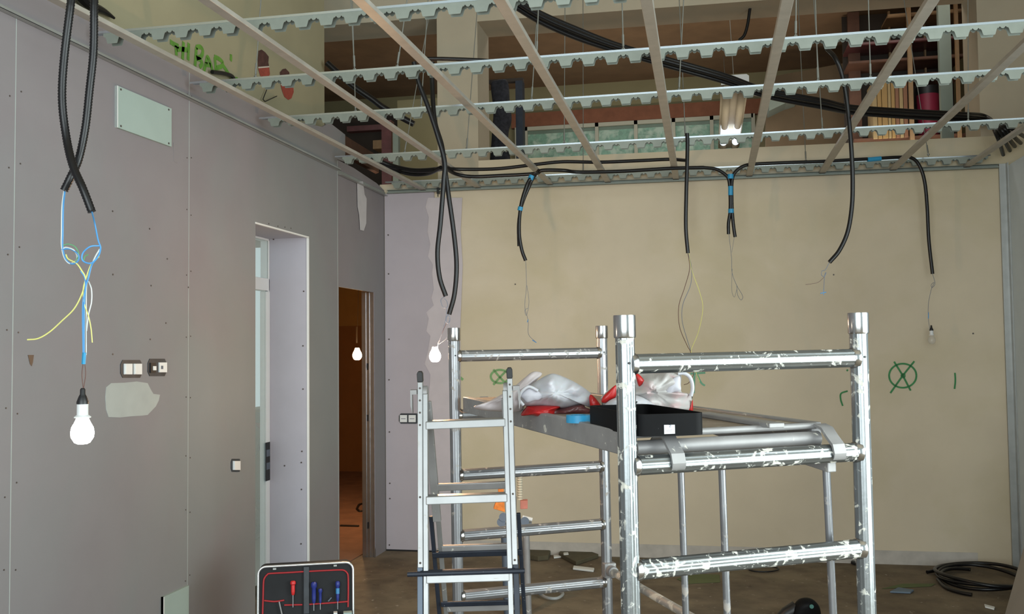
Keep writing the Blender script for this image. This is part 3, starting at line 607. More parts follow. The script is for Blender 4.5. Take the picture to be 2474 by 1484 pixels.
for i, (o1, dd) in enumerate(offs):
    pts = []
    for j, (x, y) in enumerate(bundle[0]):
        k = 1.0 if j < 3 else (0.75 if j < 8 else 0.65)
        pts.append((x+o1*0.25, y+o1*k, 5.0+0.16*j+dd*0.012))
    e = [(2452, 352), (2466, 344), (2440, 362), (2424, 372), (2478, 330)][i]
    pts.append(((2385+e[0])/2+4, (290+e[1])/2-3, 6.4)); pts.append((e[0], e[1]+2, 6.75))
    run(pts, .0135, bl[i]+' conduit of the thick black bundle sweeping across the ceiling void', 'conduit bundle in the ceiling void')
run([(1812, 20, 7.4), (1806, 60, 7.4), (1798, 85, 7.4), (1786, 97, 7.4)], .012, 'short black cable dangling at the top behind the second rail')
run([(1010, 143, 5.6), (1060, 142, 5.6), (1150, 145, 5.6), (1200, 149, 5.6)], .012, 'black cable running level across the cream pillar')
run([(790, 152, 6.8), (850, 205, 6.8), (900, 240, 6.8), (930, 262, 6.8), (1000, 300, 6.8)], .022, 'dark thick cable slanting down inside the left opening')
run([(905, 385, 7.0), (950, 402, 7.0), (1000, 412, 6.9), (1050, 410, 6.8), (1078, 404, 6.7)], .018, 'black cable sagging through the bottom of the left opening')
run([(920, 393, 7.05), (980, 418, 7.0), (1030, 420, 6.9), (1066, 405, 6.7)], .016, 'second black cable sagging through the bottom of the left opening')
# ================================================================== BULBS
def bulb_profile(s): return [(0.012*s, 0), (0.020*s, .004*s), (0.0285*s, .018*s), (0.030*s, .030*s), (0.0275*s, .044*s), (0.020*s, .058*s), (0.0150*s, .070*s), (0.0135*s, .078*s)]
def make_bulb(px, py, dist, s, label, glass, base, wires, energy, col, hood=True):
    c = ad(px, py, dist); c.z -= .032*s
    root = empty('hanging_bulb', c, label, 'light bulb')
    MB().lathe(bulb_profile(s), c).build('bulb_glass', glass, root, smooth=70)
    if hood:
        MB().lathe([(.0215*s, .070*s), (.0215*s, .073*s), (.0145*s, .078*s), (.0145*s, .108*s)], c).build('bulb_base', base, root, smooth=30, label='white bulb base')
        MB().lathe([(.0155*s, .107*s), (.0155*s, .113*s), (.010*s, .128*s), (.007*s, .133*s), (.0068*s, .146*s), (.004*s, .150*s)], c+Vector((0.0, 0, 0))).build('lamp_holder', 'plastic', root, smooth=40, label='black lamp holder')
    for m, wr, wp in wires: MB().tube(smooth_path([ad(*p) for p in wp], 6), wr, 6).build('wire', m, root)
    return root
make_bulb(199, 1044, D, 1.12, 'lit bulb with white base on blue wires in front of the left wall', 'bulb', 'white', [('bluetape', .006, [(204, 852, D), (202, 880, D)]), ('brown_wire', .0012, [(201, 878, D), (198, 905, D), (201, 938, D)]), ('brown_wire', .0012, [(205, 878, D), (207, 905, D), (202, 938, D)])], 2.0, (1, .92, .78))
make_bulb(1051, 860, C, 1.0, 'lit round bulb hanging between the ladder and the back wall', 'bulbw', 'white', [('white_wire', .0012, [(1058, 830, C), (1058, 845, C)])], 20, (1, .76, .58), hood=False)
make_bulb(863, 858, 8.6, 1.35, 'lit bulb in the dark side room beyond the doorway', 'bulbs', 'white', [('plastic', .003, [(866, 700, 8.6), (864, 780, 8.6), (862, 826, 8.6)]), ('plastic', .008, [(862, 790, 8.6), (862, 829, 8.6)])], 70, (1, .62, .30), hood=False)
make_bulb(2251, 822, H, .9, 'small unlit clear bulb hanging from the rightmost conduit', 'clear', 'white', [], 0, None)

# ================================================================== SCAFFOLD TOWER
def rot3(rx, ry, th): return (Matrix.Rotation(th, 4, 'Z') @ Matrix.Rotation(ry, 4, 'Y') @ Matrix.Rotation(rx, 4, 'X'))
KS = 1.06
S0 = Vector((-0.2033*KS, 2.45*KS, 0)); SR = rot3(.0071, -.0092, .5043); SW = .7072*KS; SL = 1.8536*KS
def sz(z): return 1.6+(z-1.6)*KS
zc = sz(1.6833); rz = [sz(v) for v in (1.5577, 1.2979, 1.033, .7671, .5018)]; rz.append(rz[-1]-(rz[-2]-rz[-1]))
scaf = empty('scaffold_tower', S0, 'narrow silver aluminium scaffold tower spattered with plaster, right of the ladder', 'scaffold', R=SR)
flute = [1.0 if (k % 4) else 0.93 for k in range(48)]
PR = 0.0262
for u, v in ((0, 0), (1, 0), (0, 1), (1, 1)):
    x, y = SW*u, SL*v; m = 'alu' if v == 0 else 'alu_b'
    p = MB().tube([(x, y, .06), (x, y, zc-.03)], PR, 48, prof=flute).build('post', m, scaf, local=True, smooth=60)
    mb = MB(); mb.lathe([(PR*1.1, zc-.062), (PR*1.13, zc-.060), (PR*1.16, zc-.058), (PR*1.16, zc-.004), (PR*1.13, zc), (PR*.98, zc), (PR*.98, zc-.02)], (x, y, 0), 32)
    mb.build('post_cap', 'cap', p, local=True, smooth=40)
    mb = MB(); mb.lathe([(.02, .0), (.05, .0), (.05, .012), (.018, .016), (.018, .08)], (x, y, 0), 20); mb.build('foot', 'plastic', p, local=True, smooth=40)
    mb = MB(); mb.tube([(x, y-.027, zc-.13), (x, y-.0285, zc-.13)], .0035, 8); mb.build('pin_hole', 'plastic', p, local=True)
for v in (0, 1):
    m = 'alu' if v == 0 else 'alu_b'
    for z in rz:
        mb = MB(); mb.tube([(PR*.6, SL*v, z), (SW-PR*.6, SL*v, z)], PR*1.03, 48, prof=flute)
        r_ = mb.build('rung', m, scaf, local=True, smooth=60)
        for x, d in ((PR*.95, 1), (SW-PR*.95, -1)):                 # weld sockets
            mb = MB(); mb.tube([(x-d*.012, SL*v, z), (x, SL*v, z), (x+d*.006, SL*v, z)], .03, 24, rs=[PR*1.20, PR*1.18, PR*1.05])
            mb.build('weld_collar', 'cap', r_, local=True, smooth=60)
zb = .50
def brace(a, b, sub=True):
    mb = MB(); mb.tube([a, b], .0185, 16); o = mb.build('brace', mat('plastered_brace', (170, 166, 160), .6, .4, splat=((214, 206, 192), 9, .50, .56), bump=.8, bscale=16), scaf, local=True)
    for p, d in ((a, 1), (b, -1)):
        mb = MB(); p = Vector(p); q = (Vector(b)-Vector(a)).normalized()*d
        mb.tube([p-q*.03, p+q*.06], .027, 12); mb.box(p+Vector((-.03, -.02, -.035)), p+Vector((.03, .02, .035)))
        mb.build('clamp', 'alu_deck', o, local=True, smooth=40, bevel=.004)
brace((SW, SL-.03, zb+.0), (SW, .03, zb+.0))
brace((0, SL-.03, .16), (0, .03, .16))
# deck resting on the second rungs
ZD = rz[1]+PR*1.03
plat = empty('scaffold_platform', MW[scaf] @ Vector((SW/2, SL/2, ZD)), 'plaster-stained scaffold deck hooked on the second rungs', 'scaffold platform', R=SR)
PL = lambda x, y, z: (x-SW/2, y-SL/2, z)
zt_ = .052
def pbox(a, b): return MB().box(PL(*a), PL(*b))
DX0, DX1, DYa, DYb = .052, SW-.105, .075, SL-.03
pbox((DX0+.01, DYa, zt_-.012), (DX1-.01, DYb, zt_)).build('deck_board', 'deck', plat, local=True, smooth=0)
for x0, x1, nm in ((DX0-.022, DX0+.012, 0), (DX1-.012, DX1+.022, 1)):
    mb = pbox((x0, DYa, -.012), (x1, DYb, zt_+.006)); mb.build('side_beam', 'alu_deck', plat, local=True, smooth=0, bevel=.004)
mb = MB().tube([PL(DX0, DYa, zt_-.004), PL(DX1, DYa, zt_-.004)], .010, 16); mb.tube([PL(DX0, DYa-.012, .012), PL(DX1, DYa-.012, .012)], .021, 20)
mb.build('end_bar', 'alu_deck', plat, local=True)
mb = MB().tube([PL(DX0, DYb, .02), PL(DX1, DYb, .02)], .022, 20); mb.build('end_bar', 'alu_deck', plat, local=True)
for yy, sg in ((0, 1), (SL, -1)):
    for x in (DX0+.085, DX1+.005):
        yE = DYa if sg == 1 else DYb-.0
        mb = MB()
        path = [(yE+sg*.0+sg*.03, .025), (yE-sg*.01, .048), (yy+sg*.03, .040), (yy+sg*.006, .012+.006), (yy-sg*.022, -.004), (yy-sg*.031, -.03), (yy-sg*.028, -.042)]
        L = []; 
        for w_ in (-.020, .020): L.append([Vector(PL(x+w_, q[0], q[1])) for q in path])
        n = len(path); up = [p+Vector((0, -sg*.006, .007)) for p in L[0]]; up2 = [p+Vector((0, -sg*.006, .007)) for p in L[1]]
        vs = L[0]+L[1]+up+up2
        fs = []
        for i in range(n-1): fs += [(i, i+1, n+i+1, n+i), (2*n+i, 3*n+i, 3*n+i+1, 2*n+i+1), (i, 2*n+i, 2*n+i+1, i+1), (n+i, n+i+1, 3*n+i+1, 3*n+i)]
        fs += [(0, n, 3*n, 2*n), (n-1, 3*n-1, 4*n-1, 2*n-1)]
        mb.add(vs, fs); mb.build('hook', 'alu_deck', plat, local=True, smooth=30)
# lower right-hand stiffener seen under the rung
mb = MB(); mb.prism([PL(DX1-.0, .02, -.012), PL(DX1-.0, .75, -.012), PL(DX1, .75, -.03), PL(DX1, .02, -.085)], (.03, 0, 0)); mb.build('stiffener', 'alu_deck', plat, local=True, smooth=0, bevel=.003)
def onp(px, py, h=0.0):
    """point seen at a pixel on the deck (world)"""
    m = MW[plat]; n = (m.to_3x3() @ Vector((0, 0, 1))).normalized(); p0 = m @ Vector((0, 0, zt_+h)); d = ray(px, py)
    return EYE + d*((p0-EYE).dot(n)/d.dot(n))
# support props under the deck
for k, (px0, py0, px1, dist, lb) in enumerate(((1645, 1140, 1657, 3.2, 'slim steel prop under the deck, leftmost of three'), (1744, 1135, 1757, 3.0, 'slim steel prop under the deck, middle of three'), (1997, 1150, 2013, 2.82, 'slim steel prop near the right scaffold post'))):
    a = ad(px0, py0, dist); d = ad(px1, 1484, dist)-a; b = a+d*(a.z/(a.z-(a+d).z)); 
    t = a-d*((sz(1.30)-a.z)/(-d.z))*-1.0
    top = a - d*((1.262-a.z)/(-d.z)) if False else a+d*((1.262-a.z)/d.z)
    mb = MB().tube([b, top], .0115, 20, prof=None); mb.lathe([(.028, 0), (.028, .006), (.013, .01), (.013, .05)], (b.x, b.y, 0), 16)
    mb.build('support_prop', 'alu_b', label=lb, cat='prop', group='steel props under the scaffold deck')

# ================================================================== LADDER
LR = rot3(.1012, -.0321, .1499); L0 = Vector((-.9456, 3.3, 0)); LWd = .2922
sf, sr, lzt = .3534, .1975, 1.4783
lad = empty('folding_ladder', L0, 'paint-spotted aluminium folding ladder with navy lower sections, left of the scaffold', 'ladder', R=LR)
def lf(x, z, dy=0): return (x, -(lzt-z)*sf+dy, z)
def lr_(x, z, dy=0): return (x, (lzt-z)*sr+dy, z)
def rail_box(fn, x0, x1, z0, z1, dy0, dy1):
    vs = [fn(x, z, dy) for z in (z0, z1) for dy in (dy0, dy1) for x in (x0, x1)]
    return MB().add(vs, [(0, 2, 3, 1), (4, 5, 7, 6), (0, 1, 5, 4), (2, 6, 7, 3), (0, 4, 6, 2), (1, 3, 7, 5)])
zbar = 1.355-.2374*2-.0
zj = zbar+.035
for sd in (0, 1):
    x = LWd*sd; s = 1 if sd == 0 else -1      # s points inward
    o = rail_box(lf, x-.018, x+.0, zj, lzt+.02, -.012, .012) if sd == 0 else rail_box(lf, x, x+.018, zj, lzt+.02, -.012, .012)
    o.build('outer_stile', 'lad', lad, local=True, smooth=0, bevel=.002)
    for z in (lzt+.0, lzt-.04, lzt-.08, lzt-.12, 1.13, .93):
        a = Vector(lf(x-s*.009, z, -.0125)); mb = MB(); mb.tube([a, a+Vector((0, -.0015, 0))], .0036, 10); mb.build('rivet', 'screw', lad, local=True)
    o = rail_box(lf, min(x+s*.0, x+s*.017), max(x+s*.0, x+s*.017), .02, lzt-.02, -.008, .014); o.build('inner_stile', 'lad', lad, local=True, smooth=0, bevel=.002)
    # rear section
    o = rail_box(lr_, min(x-s*.004, x+s*.024), max(x-s*.004, x+s*.024), 1.355-.2374*2+.10, lzt-.05, -.010, .014); o.build('rear_stile', 'alu_deck', lad, local=True, smooth=0, bevel=.002)
    o = rail_box(lr_, min(x-s*.018, x-s*.004), max(x-s*.018, x-s*.004), .0, 1.0, -.006, .012); o.build('rear_lower_stile', 'lad_dark', lad, local=True, smooth=0, bevel=.002)
    o = rail_box(lr_, min(x+s*.006, x+s*.022), max(x+s*.006, x+s*.022), .02, .99, -.006, .012); o.build('rear_inner_stile', 'lad', lad, local=True, smooth=0, bevel=.002)
    o = rail_box(lf, min(x-s*.020, x-s*.002), max(x-s*.020, x-s*.002), 0.0, zj+.01, -.006, .016); o.build('lower_stile', 'lad_grey' if sd == 0 else 'lad_dark', lad, local=True, smooth=0, bevel=.002)
    # hinge and black cap
    a = Vector(lf(x-s*.009, lzt+.02)); mb = MB().prism([a+Vector(q) for q in ((-.010, -.010, 0), (.010, -.010, 0), (.010, -.010, .028), (.006, -.010, .036), (-.006, -.010, .036), (-.010, -.010, .028))], (0, .022, 0))
    mb.build('end_cap', 'plastic', lad, local=True, smooth=0, bevel=.002)
    mb = MB().prism([(x-s*.02, -.02, lzt-.005), (x-s*.042, -.02, lzt-.005), (x-s*.044, -.02, lzt-.06), (x-s*.038, -.02, lzt-.085), (x-s*.036, -.02, lzt-.02), (x-s*.02, -.02, lzt-.02)], (0, .018, 0))
    mb.build('hinge_lever', 'alu_deck', lad, local=True, smooth=0)
    mb = MB().tube([(x-s*.002, .012, lzt-.02), (x+s*.014, .012, lzt-.02)], .024, 20); mb.build('hinge', 'alu_deck', lad, local=True)
def rung(fn, z, x0, x1, h, dy0, dy1, m, nm='rung'):
    mb = MB(); vs = []
    o = rail_box(fn, x0, x1, z-h/2, z+h/2, dy0, dy1); return o.build(nm, m, lad, local=True, smooth=0, bevel=.003)
for k in range(5):
    z = 1.355-.2374*k; rung(lf, z, .010, LWd-.010, .026, -.012, .020, 'lad')
for k in (0, 1, 2, 3):
    z = 1.1094-.2374*k; rung(lr_, z, .018, LWd-.018, .026, -.008, .014, 'alu_deck')
z = 1.1094-.2374
rung(lr_, z-.018, -.016, LWd+.016, .022, -.020, -.006, 'lad_dark', 'crossbar'); rung(lr_, z-.2374+.022, -.0, LWd, .020, -.018, -.006, 'lad_dark', 'crossbar')
MB().tube([Vector(lf(-.05, zbar+.018, -.016)), Vector(lf(LWd+.04, zbar+.018, -.016))], .008, 12).build('crossbar', 'lad_dark', lad, local=True)
rung(lf, zbar+.018, -.01, LWd+.01, .014, -.010, .004, 'lad_dark', 'crossbar')

# ================================================================== THINGS ON THE DECK
from mathutils import noise as MN
def dist_of(p): return (p-EYE).dot(FW)
def inflate(mb, outline, dist, thick, wrinkle=0.0, rings=13, seed=0.0, lean=0.0, front_only=False):
    """closed cushion-like shell whose silhouette is the outline (photo pixels at a distance)"""
    n0 = len(outline); out = []
    for i in range(n0):
        a, b, c, d = (outline[(i+k-1) % n0] for k in range(4))
        for k in range(6):
            t = k/6; out.append(tuple(0.5*((2*b[j])+(c[j]-a[j])*t+(2*a[j]-5*b[j]+4*c[j]-d[j])*t*t+(3*b[j]-a[j]-3*c[j]+d[j])*t**3) for j in (0, 1)))
    cx = sum(p[0] for p in outline)/n0; cy = sum(p[1] for p in outline)/n0; n = len(out)
    vs = []; fs = []
    def layer(s, sg):
        idx = len(vs)
        for px, py in out:
            x = cx+(px-cx)*s; y = cy+(py-cy)*s
            w_ = wrinkle*.8*MN.noise(Vector((x*.025+seed, y*.04, seed)))+wrinkle*.35*abs(MN.noise(Vector(((x+y*.7)*.07+seed, (y-x*.4)*.03, 3+seed))))
            vs.append(ad(x, y, dist-sg*(thick*math.sqrt(max(0, 1-s*s)))-(w_ if s < 1 else 0)*1.0))
        return idx
    ss = [math.cos(math.pi/2*k/rings) for k in range(rings)]
    front = [layer(s, 1) for s in ss]
    def fan(last, sg):
        c = len(vs); vs.append(ad(cx, cy, dist-sg*thick)); 
        for k in range(n): fs.append((last+k, last+(k+1) % n, c) if sg > 0 else (last+(k+1) % n, last+k, c))
    for a, b in zip(front, front[1:]): fs.extend((a+k, a+(k+1) % n, b+(k+1) % n, b+k) for k in range(n))
    fan(front[-1], 1)
    back = [front[0]]+[layer(s, -1) for s in ss[1:]]
    for a, b in zip(back, back[1:]): fs.extend((a+(k+1) % n, a+k, b+k, b+(k+1) % n) for k in range(n))
    fan(back[-1], -1)
    return mb.add(vs, fs)
z1 = lambda pts: [(1140+x/5.89, 860+y/5.89) for x, y in pts]
z2 = lambda pts: [(1400+x/6.183, 860+y/6.183) for x, y in pts]
db1 = dist_of(onp(1330, 998)); 
b1 = empty('plastic_bag', onp(1330, 1000), 'white plastic carrier bag with a hand hole and red base, lying on the deck', 'plastic bag')
inflate(MB(), z1([(735, 712), (672, 640), (690, 510), (800, 435), (950, 340), (1100, 262), (1210, 262), (1400, 340), (1560, 430), (1690, 530), (1722, 620), (1690, 735), (1560, 700), (1300, 745), (1000, 720)]), db1, .10, .05, seed=1.3).build('bag_body', 'bag', b1, smooth=70)
mb = MB(); inflate(mb, z1([(690, 560), (760, 480), (830, 445), (920, 480), (1008, 565), (960, 625), (880, 640), (790, 665), (740, 620)]), db1-.088, .012, .0); mb.build('hand_hole', 'bagin', b1, smooth=70)
mb = MB(); mb.tube(smooth_path([ad(*q, db1-.10) for q in z1([(735, 705), (672, 620), (700, 520), (790, 445), (860, 455), (940, 500)])], 5), .006, 8); mb.build('bag_rim', 'bag', b1, smooth=70)
inflate(MB(), z1([(700, 850), (760, 745), (830, 710), (1250, 712), (1200, 780), (1180, 850), (980, 872), (860, 848)]), db1-.03, .05, .03, seed=4).build('red_base', 'red', b1, smooth=70, label='red printed base')
inflate(MB(), z1([(930, 790), (1060, 750), (1250, 740), (1560, 690), (1620, 735), (1712, 770), (1700, 830), (1420, 842), (1180, 852), (1000, 862)]), db1-.02, .04, .04, seed=6).build('dark_fold', 'maroon', b1, smooth=70, label='dark see-through fold')
inflate(MB(), z1([(1668, 610), (1690, 552), (1750, 590), (1830, 690), (1872, 772), (1760, 776), (1700, 770)]), db1-.06, .02, .01, seed=8).build('red_corner', 'red', b1, smooth=70, label='red corner')
b3 = empty('plastic_bag', onp(1215, 992), 'dusty translucent plastic bag behind the white carrier bag and ladder', 'plastic bag')
inflate(MB(), z1([(25, 725), (120, 690), (250, 640), (430, 545), (600, 440), (740, 320), (870, 226), (1000, 252), (900, 380), (800, 520), (760, 640), (740, 745), (640, 795), (420, 795), (100, 768)]), db1+.12, .07, .04, seed=2.1).build('bag_body', 'bag3', b3, smooth=70)
db2 = dist_of(onp(1560, 1000))
b2 = empty('plastic_bag', onp(1560, 1000), 'thin white plastic bag with red print and a looped handle, behind the black tray', 'plastic bag')
inflate(MB(), z2([(330, 690), (322, 620), (430, 520), (560, 420), (700, 320), (880, 262), (1100, 240), (1380, 245), (1490, 262), (1525, 320), (1515, 450), (1530, 540), (1620, 560), (1690, 600), (1660, 720), (1610, 850), (1300, 850), (860, 850), (400, 830)]), db2, .09, .06, seed=3.3).build('bag_body', 'bag2', b2, smooth=70)
MB().tube(smooth_path([ad(*q, db2-.03) for q in z2([(1470, 262), (1560, 262), (1640, 310), (1680, 400), (1688, 500), (1665, 600)])], 6), .0068, 8).build('bag_handle', 'bag', b2, smooth=70)
inflate(MB(), z2([(1290, 520), (1340, 400), (1420, 320), (1500, 310), (1510, 420), (1510, 520), (1400, 545), (1320, 580)]), db2-.075, .012).build('hand_hole', 'bagin', b2, smooth=70)
for q in ([(840, 265), (905, 290), (972, 380), (940, 430), (890, 455), (858, 380)], [(330, 690), (345, 620), (420, 540), (545, 440), (548, 600), (450, 665), (390, 705)], [(1650, 760), (1690, 660), (1690, 860), (1605, 852)]):
    inflate(MB(), z2(q), db2-.085 if q[0][0] < 1000 else db2-.02, .015).build('red_print', 'red', b2, smooth=70, label='red print')
inflate(MB(), z2([(330, 790), (430, 680), (560, 620), (760, 580), (920, 610), (1080, 700), (1160, 760), (1180, 840), (700, 850), (380, 840)]), db2-.10, .05, .03, seed=5).build('bag_fold', 'bag', b2, smooth=70)
# black case tray
Lc, Nc, Rc = onp(1433, 1030), onp(1540, 1056), onp(1707, 1051)
e1 = (Rc-Nc); e2 = (Lc-Nc); e2 = e2*1.15
hh = Vector((0, 0, .060))
def rrect(o_, a, b, r, n=5):
    la, lb = a.length, b.length; ua, ub = a.normalized(), b.normalized(); P = []
    for (ca, cb, s0) in ((r, r, 180), (la-r, r, 270), (la-r, lb-r, 0), (r, lb-r, 90)):
        for k in range(n+1):
            t = math.radians(s0+90*k/n); P.append(o_+ua*(ca+r*math.cos(t))+ub*(cb+r*math.sin(t)))
    return P
O = rrect(Nc, e1, e2, .03); I = rrect(Nc+e1.normalized()*.004+e2.normalized()*.004, e1*(1-.008/e1.length), e2*(1-.008/e2.length), .027)
n = len(O); mb = MB(); rise = Vector((0, 0, .004))
vs = O+[p+hh for p in O]+[p+hh for p in I]+[p+rise for p in I]
mb.add(vs, [tuple(range(n))[::-1]]+[(k, (k+1) % n, n+(k+1) % n, n+k) for k in range(n)]+[(n+k, n+(k+1) % n, 2*n+(k+1) % n, 2*n+k) for k in range(n)]+[(2*n+k, 2*n+(k+1) % n, 3*n+(k+1) % n, 3*n+k) for k in range(n)]+[tuple(range(3*n, 4*n))])
tray = mb.build('tool_case_half', 'tray', smooth=40, origin=Nc, label='open black plastic tool case half with a white sticker on the deck', cat='tool case')
nf = e1.cross(Vector((0, 0, 1))).normalized(); nf = nf if nf.dot(EYE-Nc) > 0 else -nf
def fp(px, py, off=.001):
    d = ray(px, py); return EYE+d*((Nc-EYE).dot(nf)/d.dot(nf))+nf*off
mb = MB(); mb.prism([fp(1604, 1027), fp(1630, 1026.5), fp(1630.5, 1048), fp(1604.5, 1049)], nf*.0006); lb_ = mb.build('sticker', 'paper', tray, smooth=0, label='white sticker')
mb = MB(); mb.strip(smooth_path([fp(1616, 1027, .002), fp(1621, 1028, .002), fp(1616.5, 1031.5, .002), (fp(1621, 1032, .002))], 5), .0013, nf, 0); 
for y in (1038.5, 1041): mb.strip([fp(1609, y+.3, .002), fp(1624, y, .002)], .0008, nf, 0)
mb.build('sticker_print', 'ink', lb_, smooth=0)
mb = MB(); mb.tube([Lc+hh+e1*.62-Vector((0, 0, .01)), Lc+hh+e1*.72+Vector((0, 0, .012))], .004, 8, rs=[.005, .002]); mb.build('latch', 'plastic', tray)
# blue tape roll
c = onp(1398, 1021); r_ = .040
mb = MB(); N_ = 28; V_ = []
for rr, z in ((r_, 0), (r_, .024), (r_*.62, .024), (r_*.62, 0)): V_ += [c+Vector((rr*math.cos(2*math.pi*k/N_), rr*math.sin(2*math.pi*k/N_), z)) for k in range(N_)]
mb.add(V_, [(a*N_+k, a*N_+(k+1) % N_, ((a+1) % 4)*N_+(k+1) % N_, ((a+1) % 4)*N_+k) for a in range(4) for k in range(N_)])
mb.build('tape_roll', 'bluetape', smooth=40, label='roll of bright blue tape lying on the deck edge', cat='tape')
# plaster strip along the deck
a, b = onp(1716, 1006), onp(1896, 1034)
mb = MB(); d = (b-a).normalized(); sd = d.cross(Vector((0, 0, 1))); mb.prism([a, a+sd*.05, a+sd*.05+Vector((0, 0, .014)), a+Vector((0, 0, .014))], b-a); mb.build('aluminium_straightedge', 'alu_deck', smooth=0, bevel=.003, label='plaster-caked flat straightedge lying along the far side of the deck', cat='straightedge')

# ================================================================== WALL FITTINGS
def socket(name, quad, label, kind):
    """quad = pixel box on the left wall"""
    x0, x1, ya_, yb_ = quad
    fn = (lambda px, py, o: wl(px, py, 0)+Vector((o, 0, 0))) if kind != 'back' else (lambda px, py, o: atB(px, py, .014)+NB*o)
    def slab(mb, a, b, c, d, o0, o1):
        P = [fn(a, c, 0), fn(b, c, 0), fn(b, d, 0), fn(a, d, 0)]; nn = fn(a, c, 1)-fn(a, c, 0); mb.prism([p+nn*o0 for p in P], nn*(o1-o0))
    root = empty(name, fn((x0+x1)/2, (ya_+yb_)/2, 0), label, 'socket')
    mb = MB(); w_ = x1-x0; h = yb_-ya_
    poly = [(x0+w_*.1, ya_), (x1-w_*.1, ya_), (x1, ya_+h*.25), (x1, yb_-h*.25), (x1-w_*.1, yb_), (x0+w_*.1, yb_), (x0, yb_-h*.25), (x0, ya_+h*.25)]
    nn = fn(x0, ya_, 1)-fn(x0, ya_, 0); mb.prism([fn(p, q, .0005) for p, q in poly], nn*.003); mb.build('mounting_frame', 'strap', root, smooth=0)
    return root, slab
r, sl = socket('double_socket', (290, 342, 870, 913), 'double white switch insert on the left wall without its cover', 'left')
for a in (297, 320):
    mb = MB(); sl(mb, a, a+19, 879, 905, .003, .010); sl(mb, a+1, a+5, 880, 904, .010, .013); m_ = mb.build('switch_insert', 'white', r, smooth=0, bevel=.001)
r, sl = socket('double_socket', (356, 401, 867, 909), 'open black and white switch insert nearer the door on the left wall', 'left')
mb = MB(); sl(mb, 360, 372, 877, 901, .003, .010); mb.build('switch_insert', 'plastic', r, smooth=0)
mb = MB(); sl(mb, 365, 372, 885, 895, .010, .013); mb.build('terminal', 'white', r, smooth=0)
mb = MB(); sl(mb, 381, 399, 876, 900, .003, .011); m_ = mb.build('switch_insert', 'white', r, smooth=0, bevel=.001); mb = MB(); sl(mb, 384, 389, 884, 892, .011, .012); mb.build('switch_slot', 'lad_grey', m_, smooth=0)
r, sl = socket('double_socket', (964, 1012, 999, 1024), 'double white socket insert on the back wall beside the ladder', 'back')
for a in (967, 988):
    mb = MB(); sl(mb, a, a+17, 1003, 1020, .003, .012); m_ = mb.build('socket_insert', 'white', r, smooth=0, bevel=.001)
    mb = MB(); sl(mb, a+3, a+14, 1011, 1012.5, .012, .0125); mb.build('socket_slot', 'ink', m_, smooth=0)
r, sl = socket('small_wall_socket', (557, 580, 1109, 1140), 'small white fitting alone on the left wall near the door', 'left')
mb = MB(); sl(mb, 561, 575, 1114, 1136, .002, .016); mb.build('socket_insert', 'white', r, smooth=0, bevel=.001)
mb = MB(); mb.prism([wl(*p) for p in ((67, 858), (81, 858), (79, 875), (76, 885), (72, 880))], (.0015, 0, 0)); mb.build('wall_hole', 'plastic', wall_left, smooth=0, label='small black hole')
def plate(quad, label):
    P = [wl(*p) for p in quad]; mb = MB(); mb.prism(P, (.0125, 0, 0)); o = mb.build('cover_plate', 'greenboard', smooth=0, label=label, cat='cover plate', origin=sum(P, Vector())/4)
    mb = MB(); mb.prism([P[0], P[0]+Vector((0, .006, 0)), P[3]+Vector((0, .006, 0)), P[3]], (.0132, 0, 0)); mb.build('plate_edge', 'gypsum', o, smooth=0)
    c = sum(P, Vector())/4
    for p in P:
        q = p.lerp(c, .12); mb = MB().tube([q+Vector((.012, 0, 0)), q+Vector((.0145, 0, 0))], .005, 8); mb.build('screw', 'screw', o)
plate([(277, 207), (409, 263), (409, 355), (277, 308)], 'pale green rectangular plasterboard plate high on the left wall')
pl2 = [wl(389, 1443), wl(451, 1418)]; pz = pl2[0].z
P2 = [Vector((WL, pl2[0].y, pz)), Vector((WL, pl2[1].y, pz)), Vector((WL, pl2[1].y, pz-.26)), Vector((WL, pl2[0].y, pz-.26))]
mb = MB(); mb.prism(P2, (.0125, 0, 0)); o = mb.build('cover_plate', 'greenboard', smooth=0, label='pale green plate low on the left wall at the bottom edge', cat='cover plate')
mb = MB(); mb.prism([P2[0], P2[0]+Vector((0, .008, 0)), P2[3]+Vector((0, .008, 0)), P2[3]], (.0132, 0, 0)); mb.build('plate_edge', 'gypsum', o, smooth=0)
# black clamp on the wall behind the pair of conduits
mb = MB(); a = atB(1055, 453, .05); mb.box(a, a+Vector((.02, .03, -.05))); mb.tube([a+Vector((.01, 0, -.05)), a+Vector((.01, 0, -.075))], .004, 8)
mb.build('track_clip', 'plastic', smooth=0, label='small black clip on the back wall track beside the conduits', cat='clip')

# ================================================================== UPPER ROOM
lx0 = at(1742, 205, 'Y', 8.0); lx1 = at(1810, 205, 'Y', 8.0); lz = lx0.z; far = at(1770, 362, 'Z', lz); yf = min(far.y, 10.6); xm = (lx0.x+lx1.x)/2; w2 = (lx1.x-lx0.x)/2
lum = empty('fluorescent_fitting', (xm, 8.0, lz), 'twin-tube fluorescent ceiling fitting hung above the sill, lit at its far end', 'ceiling light')
mb = MB().box((xm-w2, 8.0, lz), (xm+w2, yf, lz+.03)); mb.build('housing', 'diff', lum, smooth=0, bevel=.004)
mb = MB(); mb.prism([(xm-w2, 7.99, lz-.004), (xm+w2, 7.99, lz-.004), (xm+w2, 7.99, lz+.06), (xm+w2-.02, 7.99, lz+.075), (xm-w2+.02, 7.99, lz+.075), (xm-w2, 7.99, lz+.06)], (0, .012, 0)); e_ = mb.build('end_plate', 'white', lum, smooth=0, bevel=.003)
MB().tube([(xm, 7.988, lz+.03), (xm, 7.984, lz+.03)], .011, 12).build('end_screw', 'lad_grey', e_)
ytl = at(1770, 338, 'Z', lz).y; yt0 = at(1770, 300, 'Z', lz).y
